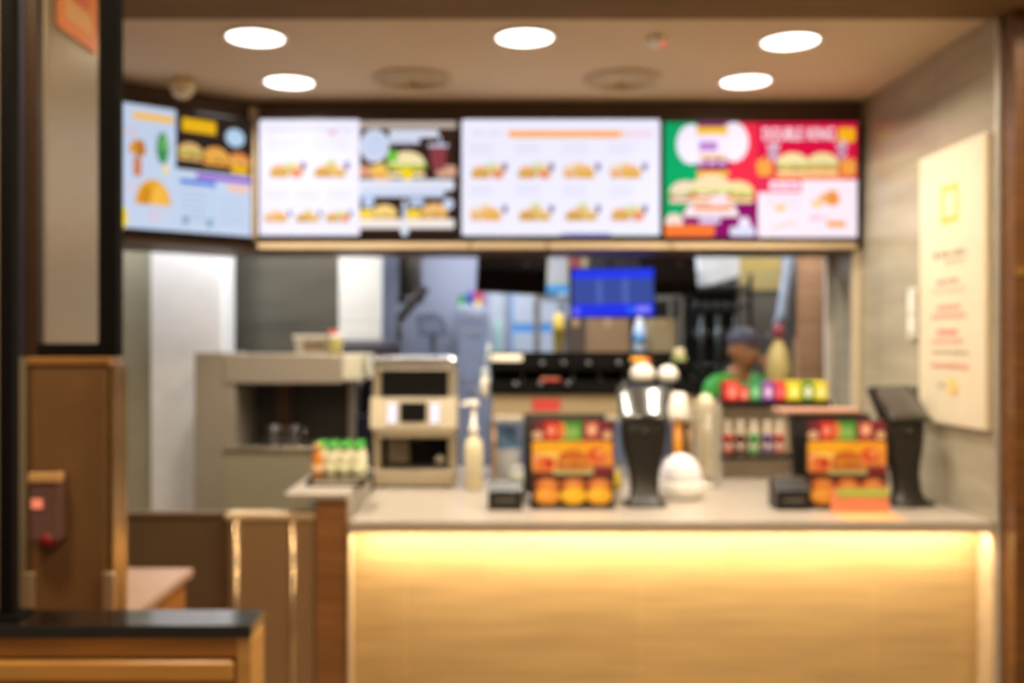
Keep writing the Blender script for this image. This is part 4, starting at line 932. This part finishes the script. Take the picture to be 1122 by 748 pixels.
# wire shelving with boxes
Y = 6.35
sx0, sx1 = X(588, Y), X(749, Y)
ks = thing('storage_shelf', 'grey metal storage shelf carrying cardboard boxes', 'shelf', (0, Y, 0))
gp = M('grey_metal', '#8a8880', .4, .6)
for zz_ in (.9, Z(386, Y)):
    mb = MB(); mb.box(sx0, 0, zz_-.025, sx1, .4, zz_, gp, .003); mb.build('shelf_board', ks)
for xx in (sx0+.012, sx1-.012):
    for yy in (.012, .388):
        mb = MB(); mb.box(xx-.012, yy-.012, 0, xx+.012, yy+.012, Z(322, Y), gp, .003); mb.build('post', ks)
mb = MB(); mb.box(X(720, Y), .0, Z(326, Y), sx1, .02, Z(321, Y), gp); mb.box(sx0, .38, Z(326, Y), sx1, .4, Z(321, Y), gp); mb.build('top_bar', ks)
zk = Z(386, Y)+.0005
def kbox(p0, p1, py, yy, col, label):
    Yc = Y+yy; w = (p1-p0)/2*Yc/F
    t = thing('cardboard_box', label, 'box', (X((p0+p1)/2, Yc), Yc, zk), 0, 'boxes on the storage shelf'); H = Z(py, Yc)-zk
    mb = MB(); mb.box(-w, 0, 0, w, .18, H, D(col, .7), .003); mb.build('carton', t)
    mb = MB(); mb.box(-.02, -.001, H*.75, .02, .18, H+.0015, D('#b89870', .4)); mb.build('tape', t)
kbox(621, 641, 348, .06, '#4e4034', 'dark brown box at the left of the shelf')
kbox(642, 690, 349, .05, '#8f7152', 'wide mid-brown cardboard box in the middle of the shelf')
kbox(712, 741, 349, .06, '#9c8862', 'tan cardboard box at the right of the shelf')
t = thing('detergent_bottle', 'white bottle with blue label between the cardboard boxes', 'bottle', (X(701, Y+.05), Y+.06, zk))
mb = MB(); mb.lathe([(.032, 0), (.038, .01), (.038, .15), (.02, .19)], (0, 0, 0), M('cool_bottle', '#c6d4e2', .35), 20); mb.build('bottle_body', t)
mb = MB(); mb.lathe([(.0385, .06), (.0385, .12)], (0, 0, 0), D('#5a92c8'), 20); mb.build('bottle_label', t)
mb = MB(); mb.lathe([(.02, .185), (.02, .22)], (0, 0, 0), white, 16); mb.build('cap', t)
t = thing('yellow_cup', 'small yellow cup at the left end of the storage shelf', 'cup', (X(612, Y+.1), Y+.1, zk))
mb = MB(); mb.lathe([(.03, 0), (.04, .13), (.042, .135)], (0, 0, 0), D('#b09a3c', .4), 20); mb.build('cup', t)
mb = MB(); mb.lathe([(.043, .13), (.036, .16), (.03, .24), (.015, .25)], (0, 0, 0), D('#c8a83a', .4), 20); mb.build('lid', t)
# black rack near the worker
Y = 6.55
br = thing('utensil_rack', 'black wire rack of trays behind the worker', 'rack', (0, Y, 0))
bx0, bx1 = X(757, Y), X(822, Y)
for xx in (bx0, bx1):
    for yy in (0, .36):
        mb = MB(); mb.tube([(xx, yy, 0), (xx, yy, Z(300, Y))], .013, blackm); mb.build('post', br)
for j, zz_ in enumerate((.4, .9, 1.3, 1.52, 1.74, 1.92, 2.05)):
    mb = MB(); mb.box(bx0, 0, zz_-.02, bx1, .36, zz_, M('rack_dark', '#25262b', .35, .5), .003)
    for q in range(6): mb.tube([(bx0+(bx1-bx0)*(q+.5)/6, -.006, zz_-.05), (bx0+(bx1-bx0)*(q+.5)/6, -.006, zz_+.02)], .005, gp, 6)
    mb.build('tray', br)
mb = MB(); mb.box(bx0, .362, .1, bx1, .375, Z(303, Y), M('rack_dark', '')); mb.build('back_panel', br)
for j in range(3):
    mb = MB(); xx = bx0+.06+.11*j; mb.tube([(xx, -.03, Z(345, Y)), (xx, -.03, Z(415, Y))], .012, M('utensil_steel', '#5d6468', .35, .7)); mb.tube([(xx, 0.0, Z(350, Y)), (xx, -.03, Z(345, Y))], .008, blackm); mb.build('hanging_bar', br)
# white hood hanging
Y = 6.3
t = thing('extractor_hood', 'white rounded hood hanging from the ceiling above the black rack', 'hood', (X(783, Y), Y, 0))
w = 22*Y/F
mb = MB(); mb.prism([(-w, 2.5), (w, 2.5), (w*1.0, Z(303, Y)), (-w*.1, Z(312, Y)), (-w*.6, Z(313, Y)), (-w*.92, Z(298, Y)), (-w*1.02, Z(282, Y))], 'y', -.12, .12, M('hood_white', '#d9dee4', .3)); mb.build('hood_shell', t)
mb = MB(); mb.prism([(-w*.5, Z(316, Y)), (w*1.02, Z(307, Y)), (w*1.02, Z(303.5, Y)), (-w*.4, Z(312.5, Y))], 'y', -.125, .125, M('hood_rim', '#6a6e72', .35, .5)); mb.build('rim', t)
mb = MB(); mb.box(-.08, -.08, 2.5, .08, .08, 2.75, steel); mb.build('duct', t)
t = thing('hanging_hose', 'pale blue hose hanging down beside the brown door', 'hose', (X(862, 6.1), 6.1, 0))
pb = M('hose_blue', '#a8b6cc', .35)
mb = MB(); mb.tube([(.03, 0, 2.74), (.02, 0, 2.4), (0, 0, 2.1), (-.03, 0, 1.85), (-.06, 0, 1.76)], .03, pb, 14); mb.build('hose_tube', t)
mb = MB(); mb.tube([(.05, .02, 2.74), (.05, .02, 2.2), (.045, .02, 1.7)], .018, M('hose_grey', '#7e8494', .4), 12); mb.build('cable', t)

# ================================================================ the worker
def skin_mesh(verts, edges, root=0, sub=2):
    me = bpy.data.meshes.new('tmp'); me.from_pydata([v[0] for v in verts], edges, [])
    o = bpy.data.objects.new('tmp', me); C.objects.link(o)
    o.modifiers.new('s', 'SKIN'); sm = o.modifiers.new('u', 'SUBSURF'); sm.levels = sub; sm.render_levels = sub
    for i, v in enumerate(verts):
        sv = me.skin_vertices[0].data[i]; sv.radius = v[1] if isinstance(v[1], tuple) else (v[1], v[1]); sv.use_root = (i == root)
    bpy.context.view_layer.update()
    out = bpy.data.meshes.new_from_object(o.evaluated_get(bpy.context.evaluated_depsgraph_get()))
    bpy.data.objects.remove(o); return out
def mesh_into(mb, me, m):
    mb.add([v.co.copy() for v in me.vertices], [list(p.vertices) for p in me.polygons], m, True)
PY = 5.66
wk = thing('person', 'worker in dark cap and green shirt behind the coloured boxes, hand raised', 'person', (X(808, PY), PY, 0), math.radians(28))
skin = M('skin_brown', '#9c6a48', .5, var=.06)
# facing local -Y
HC = Vector((0, -.045, 1.625))
body_v = [((0, 0, .95), (.14, .10)), ((0, 0, 1.12), (.125, .095)), ((0, .01, 1.30), (.15, .11)), ((0, .012, 1.43), (.10, .075)), ((0, -.005, 1.50), .052), ((0, -.025, 1.56), .05),
  ((-.17, .01, 1.43), .055), ((-.21, -.0, 1.17), .042), ((-.13, -.18, 1.05), .03), ((-.09, -.24, 1.05), .024),
  ((.17, .01, 1.43), .055), ((.23, -.10, 1.20), .042), ((.09, -.20, 1.42), .030), ((.05, -.205, 1.465), .024),
  ((-.095, 0, .88), .085), ((-.1, -.005, .5), .056), ((-.1, .02, .1), .036), ((-.1, -.1, .045), .032),
  ((.095, 0, .88), .085), ((.1, -.005, .5), .056), ((.1, .02, .1), .036), ((.1, -.1, .045), .032)]
body_e = [(0, 1), (1, 2), (2, 3), (3, 4), (4, 5), (3, 6), (6, 7), (7, 8), (8, 9), (3, 10), (10, 11), (11, 12), (12, 13), (0, 14), (14, 15), (15, 16), (16, 17), (0, 18), (18, 19), (19, 20), (20, 21)]
mb = MB(); mesh_into(mb, skin_mesh(body_v, body_e), skin)
# head
def head(mb):
    nu, nv = 56, 40; vs = []; fs = []
    for j in range(nv+1):
        ph = -PI/2 + PI*j/nv; sz = math.sin(ph); cz = math.cos(ph)
        for i in range(nu):
            a = 2*PI*i/nu; x, y = math.cos(a)*cz, math.sin(a)*cz
            fx = .074*(1 - .28*max(0, -sz)**1.3); fy = .095
            px, py_, pz = x*fx, y*fy, sz*.118
            if y < 0 and sz < 0: py_ *= 1 + .06*(-sz)
            if y > 0 and sz < 0: py_ *= 1 - .45*(-sz)
            # nose, brow, eye sockets, mouth
            if y < 0:
                g = math.exp(-((px/.014)**2) - ((pz+.02)/.026)**2); py_ -= .030*g
                for ex in (-.03, .03): py_ += .008*math.exp(-((px-ex)/.016)**2 - ((pz-.005)/.012)**2)
                py_ -= .005*math.exp(-((px/.03)**2) - ((pz+.062)/.010)**2)
            vs.append((HC.x+px, HC.y+py_, HC.z+pz))
    for j in range(nv):
        for i in range(nu): i2 = (i+1) % nu; fs.append([j*nu+i, j*nu+i2, (j+1)*nu+i2, (j+1)*nu+i])
    mb.add(vs, fs, skin, True)
    for sx in (-1, 1): mb.ell((HC.x+sx*.074, HC.y+.012, HC.z-.005), (.012, .02, .032), skin)
head(mb)
# hands: palm and five bent fingers, both
def hand(mb, wrist, dirv, side, curl):
    d = Vector(dirv).normalized(); up = Vector((0, -.35, 1)) if abs(d.z) < .8 else Vector((0, -1, 0)); s = d.cross(up).normalized()*side; n = s.cross(d)*side
    wv = Vector(wrist)
    v = [(wv-d*.01, .022), (wv+d*.035, (.03, .015)), (wv+d*.075, (.036, .014))]; e = [(0, 1), (1, 2)]
    mesh_into(mb, skin_mesh([(tuple(a), r) for a, r in v], e, 0, 1), skin)
    for q, (off, ln) in enumerate(((-.028, .062), (-.0095, .072), (.0095, .068), (.028, .052))):
        p0 = wv+d*.07+s*off; p1 = p0+d*ln*.45-n*ln*.1*curl; p2 = p1+d*ln*.3-n*ln*.3*curl; p3 = p2+d*ln*.12-n*ln*.3*curl
        mesh_into(mb, skin_mesh([(tuple(a), r) for a, r in ((p0, .0095), (p1, .009), (p2, .0085), (p3, .007))], [(0, 1), (1, 2), (2, 3)], 0, 1), skin)
    p0 = wv+d*.025-s*.026; p1 = p0+d*.025-s*.022; p2 = p1+d*.025-s*.006-n*.01
    mesh_into(mb, skin_mesh([(tuple(a), r) for a, r in ((p0, .012), (p1, .0105), (p2, .0085))], [(0, 1), (1, 2)], 0, 1), skin)
hand(mb, (-.085, -.245, 1.05), (.6, -.6, -.05), 1, 1.0)
hand(mb, (.047, -.206, 1.47), (-.2, .05, 1), -1, .8)
mb.build('body', wk)
green = M('green_uniform', '#2f9a34', .6, var=.06)
sv = [((0, 0, .93), (.155, .115)), ((0, 0, 1.12), (.138, .108)), ((0, .01, 1.30), (.162, .122)), ((0, .012, 1.44), (.112, .085)), ((0, .0, 1.505), .068), ((-.17, .01, 1.435), .068), ((-.2, .004, 1.25), .058), ((.17, .01, 1.435), .068), ((.22, -.07, 1.26), .058)]
mb = MB(); mesh_into(mb, skin_mesh(sv, [(0, 1), (1, 2), (2, 3), (3, 4), (3, 5), (5, 6), (3, 7), (7, 8)]), green); mb.build('shirt', wk)
tv = [((0, 0, .96), (.15, .11)), ((-.095, 0, .86), .1), ((-.1, -.003, .5), .075), ((-.1, .015, .1), .06), ((.095, 0, .86), .1), ((.1, -.003, .5), .075), ((.1, .015, .1), .06)]
mb = MB(); mesh_into(mb, skin_mesh(tv, [(0, 1), (1, 2), (2, 3), (0, 4), (4, 5), (5, 6)]), M('dark_trousers', '#1c1c22', .7)); mb.build('trousers', wk)
mb = MB()
for sx in (-.1, .1): mb.ell((sx, -.05, .036), (.048, .13, .036), blackm)
mb.build('shoes', wk)
capm = M('cap_charcoal', '#37364a', .6, var=.08)
mb = MB(); mb.ell((HC.x, HC.y+.004, HC.z+.03), (.086, .107, .105), capm, z0=.1); mb.build('cap', wk); 
mb = MB(); mb.prism([(-.07, -.06), (-.06, -.13), (-.03, -.165), (0, -.175), (.03, -.165), (.06, -.13), (.07, -.06)], 'z', HC.z+.042, HC.z+.052, capm); mb.xf = None
mb.v = [v + Vector((HC.x, HC.y, 0)) for v in mb.v]; mb.build('cap_peak', wk)
mb = MB(); mb.ell((HC.x, HC.y+.025, HC.z+.0), (.079, .088, .085), M('black_hair', '#17110e', .6), z0=-.6, z1=.5)
mb.v = [v if v.y > HC.y-.01 else Vector((v.x*.86, HC.y-.01+.2*(v.y-HC.y+.01), v.z)) for v in mb.v]; mb.build('hair', wk)
mb = MB()
for ex in (-.03, .03): mb.ell((HC.x+ex, HC.y-.082, HC.z+.005), (.012, .008, .007), M('eye_white', '#d8d0c6', .3), 12, 8)
for ex in (-.03, .03): mb.ell((HC.x+ex, HC.y-.0885, HC.z+.004), (.005, .003, .005), blackg, 10, 6)
mb.build('eyes', wk)
mb = MB(); mb.ell((HC.x, HC.y-.0935, HC.z-.064), (.024, .006, .007), M('lip', '#7a4038', .5), 14, 8); mb.build('mouth', wk)

# ================================================================ light
def area(name, loc, size, energy, color, rot=(0, 0, 0), sy=None):
    ld = bpy.data.lights.new(name, 'AREA'); ld.energy = energy; ld.color = color; ld.size = size
    if sy: ld.shape = 'RECTANGLE'; ld.size_y = sy
    o = bpy.data.objects.new(name, ld); C.objects.link(o); o.location = loc; o.rotation_euler = rot; return o
# LED strip under the counter nose
area('counter_led', (.68, 3.735, .950), 2.36, 19, (1, .86, .64), (math.radians(34), 0, 0), .03)
# unseen area lights for the bright kitchen, some added to lift single surfaces
area('kitchen_fill', (-.2, 6.9, 2.73), 1.0, 26, (.95, .97, 1.0), sy=.6)
area('kitchen_fill', (-1.25, 5.62, 2.73), .8, 32, (.97, .97, 1.0), sy=.4)
area('kitchen_fill', (.6, 6.0, 2.73), 1.0, 30, (.9, .94, 1.0), sy=.4)
area('kitchen_fill', (2.1, 6.75, 2.73), .5, 9, (1, .97, .9), sy=.4)
area('kitchen_fill', (-2.2, 5.6, 2.73), .5, 9, (.94, .98, 1.0), sy=.25)  # added to brighten the white column
area('kitchen_fill', (1.9, 5.82, 2.73), .5, 12, (1, .95, .88), sy=.4)  # added to light the brown door
# unseen warm fill lights added under the hall ceiling before the counter
for x in (-1.2, .6, 2.4):
    area('hall_fill', (x, 1.6, 3.08), .3, 30, (1, .80, .54))
    area('hall_fill', (x-.3, 2.75, 3.08), .3, 22, (1, .80, .54))
area('hall_fill', (.2, -.4, 3.08), .5, 45, (1, .80, .56))
wd = bpy.data.worlds.new('world'); bpy.context.scene.world = wd; wd.use_nodes = True
bg = wd.node_tree.nodes['Background']; bg.inputs['Color'].default_value = (1, .78, .55, 1); bg.inputs['Strength'].default_value = .2

# ================================================================ camera
cd = bpy.data.cameras.new('camera'); cam = bpy.data.objects.new('camera', cd); C.objects.link(cam)
cam.location = (0, 0, CH); cam.rotation_euler = (PI/2, 0, 0)
cd.sensor_width = 36; cd.sensor_fit = 'HORIZONTAL'; cd.lens = 36*F/1122
cd.shift_x = (561-VX)/1122; cd.shift_y = -(374-VY)/1122
cd.clip_start = .05
cd.dof.use_dof = True; cd.dof.focus_distance = .62; cd.dof.aperture_fstop = 5.2
sc = bpy.context.scene
sc.camera = cam
sc.view_settings.view_transform = 'Standard'; sc.view_settings.look = 'None'
sc.view_settings.exposure = 0; sc.view_settings.gamma = 1; sc.view_settings.use_curve_mapping = False
